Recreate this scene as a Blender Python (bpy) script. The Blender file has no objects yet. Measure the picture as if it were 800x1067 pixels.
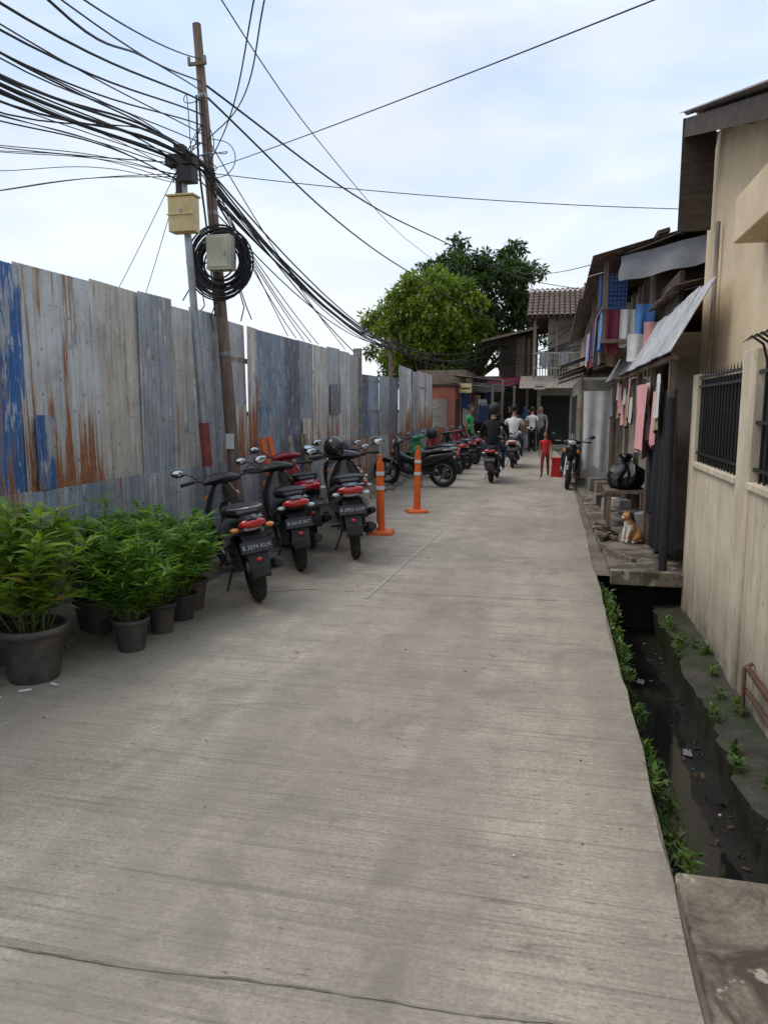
import bpy, math, random
import numpy as np
from mathutils import Vector, Matrix, Euler, Quaternion
random.seed(7); rng=np.random.default_rng(7)
S=bpy.context.scene
COL=S.collection
R=random.uniform
# ------------------------------------------------------------------ helpers
def link(o): COL.objects.link(o); return o
def empty(name,loc=(0,0,0),rot=(0,0,0),scale=1.0):
    e=bpy.data.objects.new(name,None); e.location=loc; e.rotation_euler=rot; e.scale=(scale,)*3
    e.empty_display_size=.2
    return link(e)
class MB:
    def __init__(s): s.v=[];s.f=[];s.m=[];s.sm=[];s.c=[];s.col=(1,1,1,0);s.mats=[]
    def add(s,vs,fs,mat,smooth=False):
        if mat not in s.mats: s.mats.append(mat)
        mi=s.mats.index(mat); o=len(s.v)
        s.v+= [tuple(p) for p in vs]; s.c+=[s.col]*len(vs)
        for f in fs: s.f.append([i+o for i in f]); s.m.append(mi); s.sm.append(smooth)
    def box(s,c,d,mat,rot=None,taper=1.0):
        x,y,z=[q/2 for q in d]
        vs=[Vector((a*x*(taper if e>0 else 1),b*y*(taper if e>0 else 1),e*z)) for e in(-1,1) for a,b in((-1,-1),(1,-1),(1,1),(-1,1))]
        if rot: 
            m=Euler(rot).to_matrix(); vs=[m@v for v in vs]
        vs=[v+Vector(c) for v in vs]
        s.add(vs,[(3,2,1,0),(4,5,6,7),(0,1,5,4),(1,2,6,5),(2,3,7,6),(3,0,4,7)],mat)
    def bb(s,x0,x1,y0,y1,z0,z1,mat): s.box(((x0+x1)/2,(y0+y1)/2,(z0+z1)/2),(abs(x1-x0),abs(y1-y0),abs(z1-z0)),mat)
    def quad(s,a,b,c,d,mat): s.add([a,b,c,d],[(0,1,2,3)],mat)
    def cyl(s,p0,p1,r0,r1,mat,n=12,caps=True):
        s.tube([p0,p1],[r0,r1],mat,n,caps)
    def tube(s,pts,r,mat,n=8,caps=True):
        pts=[Vector(p) for p in pts]
        if not isinstance(r,(list,tuple)): r=[r]*len(pts)
        rings=[]
        ref=None
        for i,p in enumerate(pts):
            d=(pts[min(i+1,len(pts)-1)]-pts[max(i-1,0)]).normalized()
            if ref is None:
                ref=Vector((0,0,1)) if abs(d.z)<.9 else Vector((1,0,0))
            u=d.cross(ref).normalized(); w=u.cross(d).normalized(); ref=w
            rings.append([p+u*r[i]*math.cos(2*math.pi*k/n)+w*r[i]*math.sin(2*math.pi*k/n) for k in range(n)])
        s.loft(rings,mat,caps)
    def loft(s,rings,mat,caps=True,smooth=True):
        n=len(rings[0]); vs=[p for r in rings for p in r]; fs=[]
        for i in range(len(rings)-1):
            for k in range(n):
                k2=(k+1)%n
                fs.append((i*n+k,i*n+k2,(i+1)*n+k2,(i+1)*n+k))
        s.add(vs,fs,mat,smooth)
        if caps:
            s.add(rings[0],[tuple(reversed(range(n)))],mat); s.add(rings[-1],[tuple(range(n))],mat)
    def ring(s,c,ax,w,h,n=14,e=2.6):
        out=[]
        for k in range(n):
            t=2*math.pi*k/n; ct,st=math.cos(t),math.sin(t)
            a=w*math.copysign(abs(ct)**(2/e),ct); b=h*math.copysign(abs(st)**(2/e),st)
            x,y,z=c
            out.append(Vector((x+a,y,z+b)) if ax=='y' else Vector((x+a,y+b,z)) if ax=='z' else Vector((x,y+a,z+b)))
        return out
    def loftax(s,ax,secs,mat,e=2.6,n=14,x=0):
        rings=[]
        for q in secs:
            if ax=='y': rings.append(s.ring((x,q[0],q[1]),'y',q[2],q[3],n,e))
            elif ax=='z': rings.append(s.ring((x,q[1],q[0]),'z',q[2],q[3],n,e))
            else: rings.append(s.ring((q[0],q[1],q[2]),'x',q[3],q[4],n,e))
        s.loft(rings,mat)
    def ell(s,c,r,mat,nu=12,nv=8,rot=None,zmin=-1,zmax=1):
        rings=[]; m=Euler(rot).to_matrix() if rot else None
        p0=math.asin(zmin);p1=math.asin(zmax)
        for j in range(nv+1):
            ph=p0+(p1-p0)*j/nv
            rr=max(math.cos(ph),.02)
            ring=[]
            for k in range(nu):
                t=2*math.pi*k/nu
                v=Vector((r[0]*rr*math.cos(t),r[1]*rr*math.sin(t),r[2]*math.sin(ph)))
                if m: v=m@v
                ring.append(v+Vector(c))
            rings.append(ring)
        s.loft(rings,mat)
    def torus(s,c,Rr,r,mat,nu=28,nv=8,squash=1.0,a0=0,a1=2*math.pi,ax='x'):
        c=Vector(c); vs=[];fs=[]
        full=abs(a1-a0-2*math.pi)<1e-6
        N=nu if full else nu+1
        for i in range(N):
            a=a0+(a1-a0)*i/nu
            for k in range(nv):
                b=2*math.pi*k/nv
                rad=Rr+r*squash*math.cos(b); off=r*math.sin(b)
                if ax=='x': vs.append(c+Vector((off,rad*math.cos(a),rad*math.sin(a))))
                elif ax=='y': vs.append(c+Vector((rad*math.cos(a),off,rad*math.sin(a))))
                else: vs.append(c+Vector((rad*math.cos(a),rad*math.sin(a),off)))
        for i in range(N if full else N-1):
            for k in range(nv):
                i2=(i+1)%N;k2=(k+1)%nv
                fs.append((i*nv+k,i2*nv+k,i2*nv+k2,i*nv+k2))
        s.add(vs,fs,mat,True)
    def corr(s,o,U,V,pitch,amp,mat,rows=1):
        o=Vector(o);U=Vector(U);V=Vector(V);N=U.cross(V).normalized()
        n=max(6,int(U.length/pitch*6)); vs=[];fs=[]
        for j in range(rows+1):
            for i in range(n+1):
                vs.append(o+U*(i/n)+V*(j/rows)+N*amp*math.sin(2*math.pi*U.length*i/n/pitch))
        for j in range(rows):
            for i in range(n):
                a=j*(n+1)+i; fs.append((a,a+1,a+n+2,a+n+1))
        s.add(vs,fs,mat,True)
    def cloth(s,o,U,V,amp,mat,nu=14,nv=8,freq=2.5):
        o=Vector(o);U=Vector(U);V=Vector(V);N=U.cross(V).normalized(); ph=R(0,6)
        vs=[];fs=[]
        for j in range(nv+1):
            t=j/nv
            for i in range(nu+1):
                u=i/nu
                vs.append(o+U*(u+ .03*math.sin(5*t+ph)*(u-.5))+V*t*(1+.05*math.sin(7*u+ph))+N*amp*(.3+t)*math.sin(2*math.pi*freq*u+ph+t))
        for j in range(nv):
            for i in range(nu):
                a=j*(nu+1)+i; fs.append((a,a+1,a+nu+2,a+nu+1))
        s.add(vs,fs,mat,True)
    def obj(s,name,parent=None,bevel=0):
        me=bpy.data.meshes.new(name); me.from_pydata(s.v,[],s.f)
        for m in s.mats: me.materials.append(m)
        me.polygons.foreach_set('material_index',s.m); me.polygons.foreach_set('use_smooth',s.sm)
        at=me.color_attributes.new('col','FLOAT_COLOR','POINT')
        at.data.foreach_set('color',np.array(s.c,dtype=np.float32).ravel())
        me.update()
        o=link(bpy.data.objects.new(name,me))
        if parent:
            o.parent=parent
            o.matrix_parent_inverse=Matrix.Identity(4)
            if parent.get('world'): o.matrix_parent_inverse=Matrix.Translation(-Vector(parent.location))
        if bevel:
            b=o.modifiers.new('b','BEVEL'); b.width=bevel; b.segments=2; b.limit_method='ANGLE'; b.angle_limit=.7
        return o
def wempty(name,loc):
    e=empty(name,loc); e['world']=1; return e
# ------------------------------------------------------------------ materials
def newmat(name):
    m=bpy.data.materials.new(name); m.use_nodes=True
    nt=m.node_tree; b=nt.nodes['Principled BSDF']; return m,nt,b
def nd(nt,t,**k):
    n=nt.nodes.new(t)
    for a,v in k.items(): setattr(n,a,v)
    return n
def noise(nt,vec,scale,detail=4,rough=.6,dist=0):
    n=nd(nt,'ShaderNodeTexNoise'); n.inputs['Scale'].default_value=scale; n.inputs['Detail'].default_value=min(detail,4)
    n.inputs['Roughness'].default_value=rough; n.inputs['Distortion'].default_value=dist
    nt.links.new(vec,n.inputs['Vector']); return n.outputs['Fac']
def ramp(nt,fac,stops):
    r=nd(nt,'ShaderNodeValToRGB'); nt.links.new(fac,r.inputs[0]); cr=r.color_ramp
    while len(cr.elements)<len(stops): cr.elements.new(.5)
    for e,(p,c) in zip(cr.elements,stops):
        e.position=p; e.color=(c,c,c,1) if not isinstance(c,(tuple,list)) else (*c[:3],1)
    return r.outputs['Color']
def mix(nt,fac,a,b,mode='MIX'):
    m=nd(nt,'ShaderNodeMix',data_type='RGBA',blend_type=mode)
    for i,x in ((0,fac),(6,a),(7,b)):
        if isinstance(x,(int,float)): m.inputs[i].default_value=x
        elif isinstance(x,(tuple,list)): m.inputs[i].default_value=(*x[:3],1)
        else: nt.links.new(x,m.inputs[i])
    return m.outputs[2]
def mathn(nt,op,a,b=None,clamp=False):
    m=nd(nt,'ShaderNodeMath',operation=op); m.use_clamp=clamp
    for i,x in enumerate((a,b)):
        if x is None: continue
        if isinstance(x,(int,float)): m.inputs[i].default_value=x
        else: nt.links.new(x,m.inputs[i])
    return m.outputs[0]
def mapping(nt,scale=(1,1,1),rot=(0,0,0)):
    tc=nd(nt,'ShaderNodeTexCoord'); mp=nd(nt,'ShaderNodeMapping'); mp.inputs['Scale'].default_value=scale; mp.inputs['Rotation'].default_value=rot
    nt.links.new(tc.outputs['Object'],mp.inputs['Vector']); return mp.outputs['Vector']
def bump(nt,b,h,strength,dist=.01):
    n=nd(nt,'ShaderNodeBump'); n.inputs['Strength'].default_value=strength; n.inputs['Distance'].default_value=dist
    nt.links.new(h,n.inputs['Height']); nt.links.new(n.outputs['Normal'],b.inputs['Normal'])
def mrange(nt,x,a,b,c,d):
    m=nd(nt,'ShaderNodeMapRange'); nt.links.new(x,m.inputs[0])
    for i,q in enumerate((a,b,c,d)): m.inputs[i+1].default_value=q
    return m.outputs[0]
def M(name,col,rough=.6,var=.2,scale=4,metal=0,bmp=0,dirt=None,dirtamt=.5,stretch=(1,1,1),coat=0,spec=.4):
    m,nt,b=newmat(name); vec=mapping(nt,stretch)
    n=noise(nt,vec,scale,5,.65)
    lo=tuple(c*(1-var) for c in col); hi=tuple(min(1,c*(1+var)) for c in col)
    c=ramp(nt,n,[(.3,lo),(.7,hi)])
    if dirt:
        n2=noise(nt,vec,scale*.45,5,.7,.3)
        c=mix(nt,ramp(nt,n2,[(.42,0.0),(.64,dirtamt)]),c,dirt)
    nt.links.new(c,b.inputs['Base Color'])
    b.inputs['Roughness'].default_value=rough; b.inputs['Metallic'].default_value=metal
    b.inputs['Specular IOR Level'].default_value=spec
    b.inputs['Coat Weight'].default_value=coat
    if bmp: bump(nt,b,noise(nt,vec,scale*6,4,.7),bmp,.01)
    return m
def road_mat(name,base):
    m,nt,b=newmat(name); v=mapping(nt)
    big=noise(nt,v,.55,5,.6,.2); med=noise(nt,v,3.5,5,.7); fine=noise(nt,v,70,3,.7)
    c=ramp(nt,big,[(.34,tuple(x*.82 for x in base)),(.66,tuple(x*1.14 for x in base))])
    c=mix(nt,1.0,c,ramp(nt,med,[(.3,.80),(.7,1.12)]),'MULTIPLY')
    c=mix(nt,1.0,c,ramp(nt,fine,[(.3,.76),(.7,1.18)]),'MULTIPLY')
    vg=mapping(nt,(.5,26,1),(0,0,.06)); g=noise(nt,vg,1.0,5,.75,.4)
    vg2=mapping(nt,(.9,75,1),(0,0,.06)); g2=noise(nt,vg2,1.0,3,.6,.2)
    wear=ramp(nt,noise(nt,mapping(nt,(1,.35,1)),1.0,4,.6,.4),[(.38,.35),(.6,1.0)])
    c=mix(nt,wear,c,mix(nt,1.0,c,ramp(nt,g,[(.30,.62),(.46,1.0),(.75,1.08)]),'MULTIPLY'))
    c=mix(nt,1.0,c,ramp(nt,g2,[(.3,.80),(.5,1.0),(.7,1.05)]),'MULTIPLY')
    pv=mapping(nt,(14,45,1)); po=noise(nt,pv,1.6,2,.5)
    c=mix(nt,ramp(nt,po,[(.26,.9),(.36,0.0)]),c,tuple(x*.36 for x in base))
    lv=mapping(nt,(.16,1.6,1),(0,0,.04)); ln=noise(nt,lv,1.0,4,.55,.15)
    ab=mathn(nt,'ABSOLUTE',mathn(nt,'SUBTRACT',ln,.5)); brk=ramp(nt,noise(nt,mapping(nt,(5,5,1)),1.5,4,.7),[(.42,0.0),(.6,.6)])
    c=mix(nt,mathn(nt,'MULTIPLY',ramp(nt,ab,[(.0,1.0),(.005,0.0)]),brk),c,tuple(x*.4 for x in base))
    sv=mapping(nt,(1.5,.10,1)); st=noise(nt,sv,1.2,4,.6,.35)
    c=mix(nt,ramp(nt,st,[(.45,0.0),(.66,.55)]),c,tuple(x*.60 for x in base))
    sp=noise(nt,v,1.7,5,.65,.8); c=mix(nt,ramp(nt,sp,[(.56,0.0),(.64,.42)]),c,tuple(x*.50 for x in base))
    sx=nd(nt,'ShaderNodeSeparateXYZ'); nt.links.new(v,sx.inputs[0])
    edg=mathn(nt,'MAXIMUM',mrange(nt,sx.outputs['X'],.12,.46,0,.8),mrange(nt,sx.outputs['X'],-2.0,-3.1,0,.85))
    c=mix(nt,mathn(nt,'MULTIPLY',edg,ramp(nt,med,[(.4,.15),(.58,1.0)])),c,tuple(x*.46 for x in base))
    # small oil drips
    od=noise(nt,v,6.5,3,.6,.4); c=mix(nt,ramp(nt,od,[(.70,0.0),(.73,.6)]),c,tuple(x*.35 for x in base))
    nt.links.new(c,b.inputs['Base Color'])
    b.inputs['Roughness'].default_value=.8; b.inputs['Specular IOR Level'].default_value=.3
    bump(nt,b,mathn(nt,'ADD',g,g2),.6,.007)
    return m
ROAD=road_mat('road_concrete',(.45,.39,.315))
def slab_mat():
    m,nt,b=newmat('rough_concrete'); v=mapping(nt)
    n=noise(nt,v,7,4,.7); f=noise(nt,v,60,3,.7); c=ramp(nt,n,[(.3,(.15,.12,.09)),(.7,(.30,.25,.185))])
    c=mix(nt,1.0,c,ramp(nt,f,[(.3,.7),(.7,1.2)]),'MULTIPLY')
    c=mix(nt,ramp(nt,noise(nt,v,2.6,4,.75,.6),[(.44,0.0),(.54,.9)]),c,(.065,.05,.037))
    c=mix(nt,ramp(nt,noise(nt,v,9,3,.6),[(.64,0.0),(.68,.8)]),c,(.48,.43,.35))
    nt.links.new(c,b.inputs['Base Color']); b.inputs['Roughness'].default_value=.9
    bump(nt,b,n,.9,.015); return m
SLAB=slab_mat()
DIRT=M('dirt',(.20,.165,.125),.95,.35,3,bmp=.8,dirt=(.09,.07,.05))
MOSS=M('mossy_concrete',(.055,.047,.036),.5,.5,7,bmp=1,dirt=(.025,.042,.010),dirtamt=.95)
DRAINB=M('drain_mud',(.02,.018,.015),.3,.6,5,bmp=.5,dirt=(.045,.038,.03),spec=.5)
WATER=M('drain_water',(.012,.012,.011),.04,.3,3,bmp=.06,spec=.6)
CREAM=M('cream_plaster',(.72,.57,.38),.85,.07,2.2,bmp=.15,dirt=(.50,.39,.25),dirtamt=.55)
def wall_mat():
    m,nt,b=newmat('stained_cream_plaster'); v=mapping(nt)
    n=noise(nt,v,2.5,5,.7); c=ramp(nt,n,[(.3,(.58,.48,.35)),(.7,(.74,.64,.48))])
    vs=mapping(nt,(5,5,.7)); s=noise(nt,vs,1.3,5,.7)
    c=mix(nt,ramp(nt,s,[(.48,0.0),(.66,.6)]),c,(.36,.29,.20))
    sx=nd(nt,'ShaderNodeSeparateXYZ'); nt.links.new(v,sx.inputs[0])
    c=mix(nt,mathn(nt,'MULTIPLY',mrange(nt,sx.outputs['Z'],-.3,.35,1.0,0),ramp(nt,n,[(.35,.2),(.6,1.0)])),c,(.12,.10,.07))
    fl=noise(nt,v,11,4,.7); c=mix(nt,ramp(nt,fl,[(.64,0.0),(.68,.75)]),c,(.25,.21,.16))
    nt.links.new(c,b.inputs['Base Color']); b.inputs['Roughness'].default_value=.85
    bump(nt,b,noise(nt,v,25,5,.7),.3,.01); return m
WALL=wall_mat()
def sheet_mat(name,metal=.3):
    m,nt,b=newmat(name); v=mapping(nt)
    at=nd(nt,'ShaderNodeAttribute',attribute_name='col')
    c=at.outputs['Color']
    sc=nd(nt,'ShaderNodeSeparateColor'); nt.links.new(c,sc.inputs[0])
    blue=mathn(nt,'MULTIPLY',mathn(nt,'SUBTRACT',mathn(nt,'SUBTRACT',sc.outputs[2],sc.outputs[0]),.12),6.0,True)
    n=noise(nt,v,2.3,5,.7,.3)
    vs=mapping(nt,(9,9,.5)); s=noise(nt,vs,1.5,5,.75)
    loss=noise(nt,mapping(nt,(5,5,.8)),1.3,5,.75,.2)
    c=mix(nt,mathn(nt,'MULTIPLY',blue,ramp(nt,loss,[(.55,0.0),(.59,.9)])),c,(.44,.46,.48))
    bt=noise(nt,mapping(nt,(6,1.1,.9)),1.0,4,.7,.3)
    c=mix(nt,ramp(nt,bt,[(.64,0.0),(.68,.6)]),c,(.10,.20,.36))
    c=mix(nt,1.0,c,ramp(nt,n,[(.3,.72),(.7,1.16)]),'MULTIPLY')
    c=mix(nt,1.0,c,ramp(nt,s,[(.3,.62),(.5,1.0),(.72,1.18)]),'MULTIPLY')
    pn=noise(nt,mapping(nt,(10,10,3)),1.4,5,.8)
    c=mix(nt,ramp(nt,pn,[(.56,0.0),(.63,.65)]),c,(.62,.63,.62))
    rn=noise(nt,mapping(nt,(11,11,.55)),1.1,5,.75)
    sx=nd(nt,'ShaderNodeSeparateXYZ'); nt.links.new(v,sx.inputs[0])
    ad=mathn(nt,'ADD',mathn(nt,'MULTIPLY',at.outputs['Alpha'],mrange(nt,sx.outputs['Z'],1.0,1.75,.34,.08)),rn)
    rm=ramp(nt,ad,[(.62,0.0),(.70,.92)])
    c=mix(nt,ramp(nt,ad,[(.55,0.0),(.66,.45)]),c,(.42,.31,.17))
    rc=ramp(nt,noise(nt,v,22,5,.7),[(.3,(.16,.05,.02)),(.6,(.38,.13,.035)),(.8,(.46,.27,.11))])
    c=mix(nt,rm,c,rc)
    # grime at the foot of the lower sheets
    gz=mathn(nt,'MULTIPLY',mrange(nt,sx.outputs['Z'],.0,.45,.8,0),ramp(nt,n,[(.35,.4),(.6,1.0)]))
    c=mix(nt,gz,c,(.10,.085,.065))
    sp=noise(nt,mapping(nt,(14,14,9)),2.0,2,.5); c=mix(nt,ramp(nt,sp,[(.67,0.0),(.70,.8)]),c,(.25,.10,.05))
    nt.links.new(c,b.inputs['Base Color']); b.inputs['Metallic'].default_value=metal
    nt.links.new(mrange(nt,rm,0,1,.5,.9),b.inputs['Roughness'])
    bump(nt,b,noise(nt,v,9,4,.6),.35,.02)
    return m
SHEET=sheet_mat('corrugated_iron',.2)
def leafmat(name,tr=.35):
    m,nt,b=newmat(name); at=nd(nt,'ShaderNodeAttribute',attribute_name='col')
    nt.links.new(at.outputs['Color'],b.inputs['Base Color']); b.inputs['Roughness'].default_value=.45
    t=nd(nt,'ShaderNodeBsdfTranslucent'); mc=mix(nt,1.0,at.outputs['Color'],(1.5,1.6,.5),'MULTIPLY'); nt.links.new(mc,t.inputs['Color'])
    ms=nd(nt,'ShaderNodeMixShader'); ms.inputs[0].default_value=tr
    nt.links.new(b.outputs[0],ms.inputs[1]); nt.links.new(t.outputs[0],ms.inputs[2])
    nt.links.new(ms.outputs[0],nt.nodes['Material Output'].inputs['Surface']); return m
LEAF=leafmat('leaf'); 
BARK=M('bark',(.11,.085,.06),.9,.35,8,bmp=.8,stretch=(3,3,.6))
CABLE=M('cable_rubber',(.015,.015,.017),.6,.2)
POLEC=M('weathered_wood_pole',(.17,.115,.085),.85,.3,6,bmp=.6,stretch=(4,4,.5),dirt=(.32,.26,.21))
STEEL=M('galvanised_steel',(.30,.33,.35),.45,.2,6,metal=.5,dirt=(.15,.1,.07))
RUSTP=M('red_oxide_paint',(.22,.05,.04),.6,.3,8)
RUSTD=M('rusty_iron',(.10,.05,.035),.8,.4,12,bmp=.4,dirt=(.18,.09,.05))
BLACK=M('black_gloss_plastic',(.012,.012,.014),.22,.3,5,coat=.4)
BLACKM=M('black_matte_plastic',(.025,.025,.027),.6,.3,8)
RUB=M('tyre_rubber',(.018,.017,.016),.85,.3,14,dirt=(.08,.07,.055),dirtamt=.4)
SEATM=M('seat_vinyl',(.02,.019,.02),.5,.3,10,bmp=.2)
TAN=M('tan_seat_vinyl',(.40,.30,.21),.55,.15,8)
ALU=M('aluminium',(.45,.45,.46),.35,.15,10,metal=.8,dirt=(.1,.09,.08))
CHROME=M('chrome',(.6,.6,.62),.15,.1,10,metal=1)
REDP=M('dark_red_paint',(.26,.012,.03),.25,.2,5,coat=.5)
SILVER=M('silver_paint',(.42,.42,.43),.35,.1,6,metal=.5)
WHITEP=M('white_paint',(.7,.7,.68),.45,.08,4)
BLUEP=M('blue_paint',(.05,.14,.42),.4,.2,4)
GREENP=M('green_paint',(.03,.28,.09),.4,.2,4)
TAIL=M('red_lens',(.5,.01,.01),.12,.1,30,coat=1)
AMB=M('amber_lens',(.7,.2,.02),.15,.1,30,coat=1)
LENS=M('clear_lens',(.55,.57,.6),.08,.1,30,coat=1)
PLATE=M('plate_black',(.02,.02,.022),.4,.2)
PTXT=M('plate_lettering',(.42,.42,.40),.5,.1)
MIRR=M('mirror_glass',(.5,.55,.6),.03,.02,3,metal=1)
ORANGE=M('orange_plastic',(.85,.15,.02),.5,.15,5,dirt=(.4,.09,.03),dirtamt=.4)
REFL=M('reflective_white',(.7,.7,.7),.35,.1)
POT=M('pot_plastic',(.04,.037,.035),.6,.3,6,dirt=(.15,.125,.10),dirtamt=.6)
SOIL=M('soil',(.05,.035,.025),1,.4,20,bmp=1)
WOODD=M('dark_wood',(.06,.043,.032),.85,.4,5,stretch=(1,1,4),bmp=.4)
WOODM=M('weathered_wood',(.22,.165,.12),.85,.35,5,stretch=(4,4,.7),bmp=.4,dirt=(.06,.05,.035))
WOODG=M('grey_wood',(.31,.28,.24),.85,.3,4,stretch=(1,1,5),bmp=.3,dirt=(.12,.10,.08))
TILE=M('clay_tile',(.20,.13,.10),.85,.4,5,bmp=.6,dirt=(.08,.07,.06),dirtamt=.8)
DARKR=M('dark_roof',(.035,.03,.028),.85,.4,5,bmp=.5,dirt=(.10,.06,.045),dirtamt=.5)
BRICKR=M('red_painted_wall',(.40,.13,.08),.8,.3,3,dirt=(.18,.10,.07))
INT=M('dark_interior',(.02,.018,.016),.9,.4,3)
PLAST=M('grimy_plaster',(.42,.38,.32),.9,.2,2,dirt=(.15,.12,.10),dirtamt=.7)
IRON=M('black_iron',(.015,.015,.016),.45,.2,8)
def cl(name,c): return M(name,c,.85,.15,6)
PINK=cl('pink_cloth',(.75,.36,.36)); BLK=cl('black_cloth',(.012,.012,.014)); WHT=cl('white_cloth',(.72,.70,.67)); GRY=cl('grey_cloth',(.22,.22,.23))
MAR=cl('maroon_cloth',(.18,.03,.05)); NAVY=cl('navy_cloth',(.03,.045,.11)); REDC=cl('red_cloth',(.6,.03,.03)); BLUEC=cl('blue_cloth',(.10,.25,.55)); GRN=cl('green_cloth',(.03,.3,.09))
KHAKI=cl('khaki_cloth',(.34,.27,.18)); YEL=M('yellow_box',(.62,.50,.24),.5,.15,5,dirt=(.3,.23,.13)); BOXG=M('grey_green_box',(.50,.50,.40),.5,.1,5,dirt=(.25,.24,.18))
SKIN=M('skin',(.33,.18,.11),.55,.08,10); HAIR=M('hair',(.012,.01,.009),.5,.3,30); SHOE=M('shoe',(.03,.028,.026),.6,.2)
BAG=M('black_bin_bag',(.012,.012,.013),.25,.3,6,bmp=.6)
FADE=M('faded_white_line',(.46,.42,.36),.8,.2,14,dirt=(.38,.33,.27),dirtamt=1.0)
JOINT=M('joint_tar',(.18,.15,.12),.9,.4,12,dirt=(.34,.30,.24),dirtamt=.9)
# ------------------------------------------------------------------ world, sun, camera
sun=Vector((-.5,-.12,.85)).normalized()
W=bpy.data.worlds.new('World'); S.world=W; W.use_nodes=True; nt=W.node_tree
bg=nt.nodes['Background']; sky=nd(nt,'ShaderNodeTexSky',sky_type='NISHITA'); sky.sun_disc=False
sky.sun_elevation=math.asin(sun.z); sky.sun_rotation=math.atan2(sun.x,sun.y); sky.dust_density=2.5; sky.air_density=1.0
tc=nd(nt,'ShaderNodeTexCoord'); mp=nd(nt,'ShaderNodeMapping'); mp.inputs['Scale'].default_value=(1,1.3,3.2); mp.inputs['Location'].default_value=(.3,.1,.4)
nt.links.new(tc.outputs['Generated'],mp.inputs['Vector'])
n1=noise(nt,mp.outputs['Vector'],1.6,5,.55,.6)
cf=ramp(nt,n1,[(.34,.66),(.62,.97)])
cc=mix(nt,ramp(nt,noise(nt,mp.outputs['Vector'],2.3,4,.55,.4),[(.36,0.0),(.62,1.0)]),(7.4,9.2,11.8),(10.0,10.6,11.4))
sep=nd(nt,'ShaderNodeSeparateXYZ'); nt.links.new(tc.outputs['Generated'],sep.inputs[0])
hz=ramp(nt,sep.outputs['Z'],[(.0,1.0),(.38,.0)])
cl2=mix(nt,hz,cf,(1,1,1))
cc=mix(nt,ramp(nt,sep.outputs['Z'],[(.02,.85),(.35,.0)]),cc,(10.4,10.7,11.1))
c=mix(nt,cl2,sky.outputs[0],cc)
nt.links.new(c,bg.inputs['Color']); bg.inputs['Strength'].default_value=.099
L=bpy.data.lights.new('sun','SUN'); L.energy=1.3; L.angle=math.radians(28); L.color=(1,.94,.84)
lo=link(bpy.data.objects.new('sun',L)); lo.rotation_euler=sun.to_track_quat('Z','Y').to_euler(); lo.location=(-10,-5,20)
cam=bpy.data.cameras.new('camera'); co=link(bpy.data.objects.new('camera',cam)); S.camera=co
co.location=(0,0,1.6); co.rotation_euler=(math.radians(90)-math.atan(108/770),0,math.radians(12.8))
cam.sensor_fit='VERTICAL'; cam.sensor_height=36; cam.lens=36*770/1067; cam.clip_end=2000; cam.clip_start=.05
S.view_settings.view_transform='Standard'; S.view_settings.look='None'; S.view_settings.exposure=0
# ------------------------------------------------------------------ ground
FX=-3.72
mb=MB()
def gq(x0,x1,y0,y1,z=0,m=DIRT): mb.quad((x0,y0,z),(x1,y0,z),(x1,y1,z),(x0,y1,z),m)
gq(-300,.42,-300,300,-.004); gq(1.27,300,-300,300,-.004); gq(.42,1.27,-300,2.45,-.004); gq(.42,1.27,7.3,300,-.004)
mb.obj('ground')
mb=MB()
pts=[]
ys=[-12,-6,-2]+[round(.25*k,2) for k in range(0,88)]+[22,24,27,30,34,40,48]
for y in ys:
    k=max(0,y-22); l=-3.12+.05*math.sin(y*1.3) ; r=.45+.008*math.sin(y*2.1)+R(-.012,.006)
    if y>22: r-= .05*k; l-= .03*k
    pts.append((l,r,y))
for a,b in zip(pts,pts[1:]):
    mb.quad((a[0],a[2],.004),(a[1],a[2],.004),(b[1],b[2],.004),(b[0],b[2],.004),ROAD)
mb.obj('concrete_road')
mb=MB()
for y in (1.78,6.2,10.6,15.0,19.4): 
    P=[(x,y+.006*math.sin(x*7)+R(-.004,.004)+.05*x) for x in np.linspace(-3.0,.44,60)]
    for a,b in zip(P,P[1:]):
        w=R(.0015,.0045); mb.quad((a[0],a[1]-w,.0085),(b[0],b[1]-w,.0085),(b[0],b[1]+w,.0085),(a[0],a[1]+w,.0085),JOINT)
mb.obj('expansion_joint')
mb=MB()
for (x0,y0,x1,y1,w) in [(-1.5,5.9,-1.38,9.5,.028),(-2.6,5.85,-2.0,6.15,.03),(-2.1,7.0,-2.45,6.6,.02)]:
    d=Vector((x1-x0,y1-y0,0)); nn=Vector((-d.y,d.x,0)).normalized()*w/2
    a=Vector((x0,y0,.009));b=Vector((x1,y1,.009)); mb.quad(a-nn,b-nn,b+nn,a+nn,FADE)
mb.obj('faded_road_marking')
mb=MB()
n=60
for i in range(n):
    y=-2+26*i/n; y2=-2+26*(i+1)/n
    def hh(y,k): return .05+.05*math.sin(y*3.1+k)*math.sin(y*7+k*2)
    xs=[-3.06,-3.16,-3.45,FX+.02]
    zs=lambda y:[.0,hh(y,0)*.8,hh(y,1)+.02,hh(y,2)+.06]
    A=zs(y);B=zs(y2)
    for k in range(3): mb.add([(xs[k]+.03*math.sin(y*9) if k<2 else xs[k],y,A[k]),(xs[k+1]+(.03*math.sin(y*9) if k+1<2 else 0),y,A[k+1]),(xs[k+1]+(.03*math.sin(y2*9) if k+1<2 else 0),y2,B[k+1]),(xs[k]+.03*math.sin(y2*9) if k<2 else xs[k],y2,B[k])],[(3,2,1,0)],DIRT,True)
mb.obj('earth_verge')
mb=MB()
for i in range(240):
    y=R(2,20);x=R(-3.65,-3.0); s=R(.015,.07); mb.box((x,y,s*.3+R(.0,.08)),(s,s*R(.6,1.4),s*.6),random.choice([SLAB,DIRT,PLAST]),(R(0,1),R(0,1),R(0,3)),.7)
mb.obj('rubble')
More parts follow.
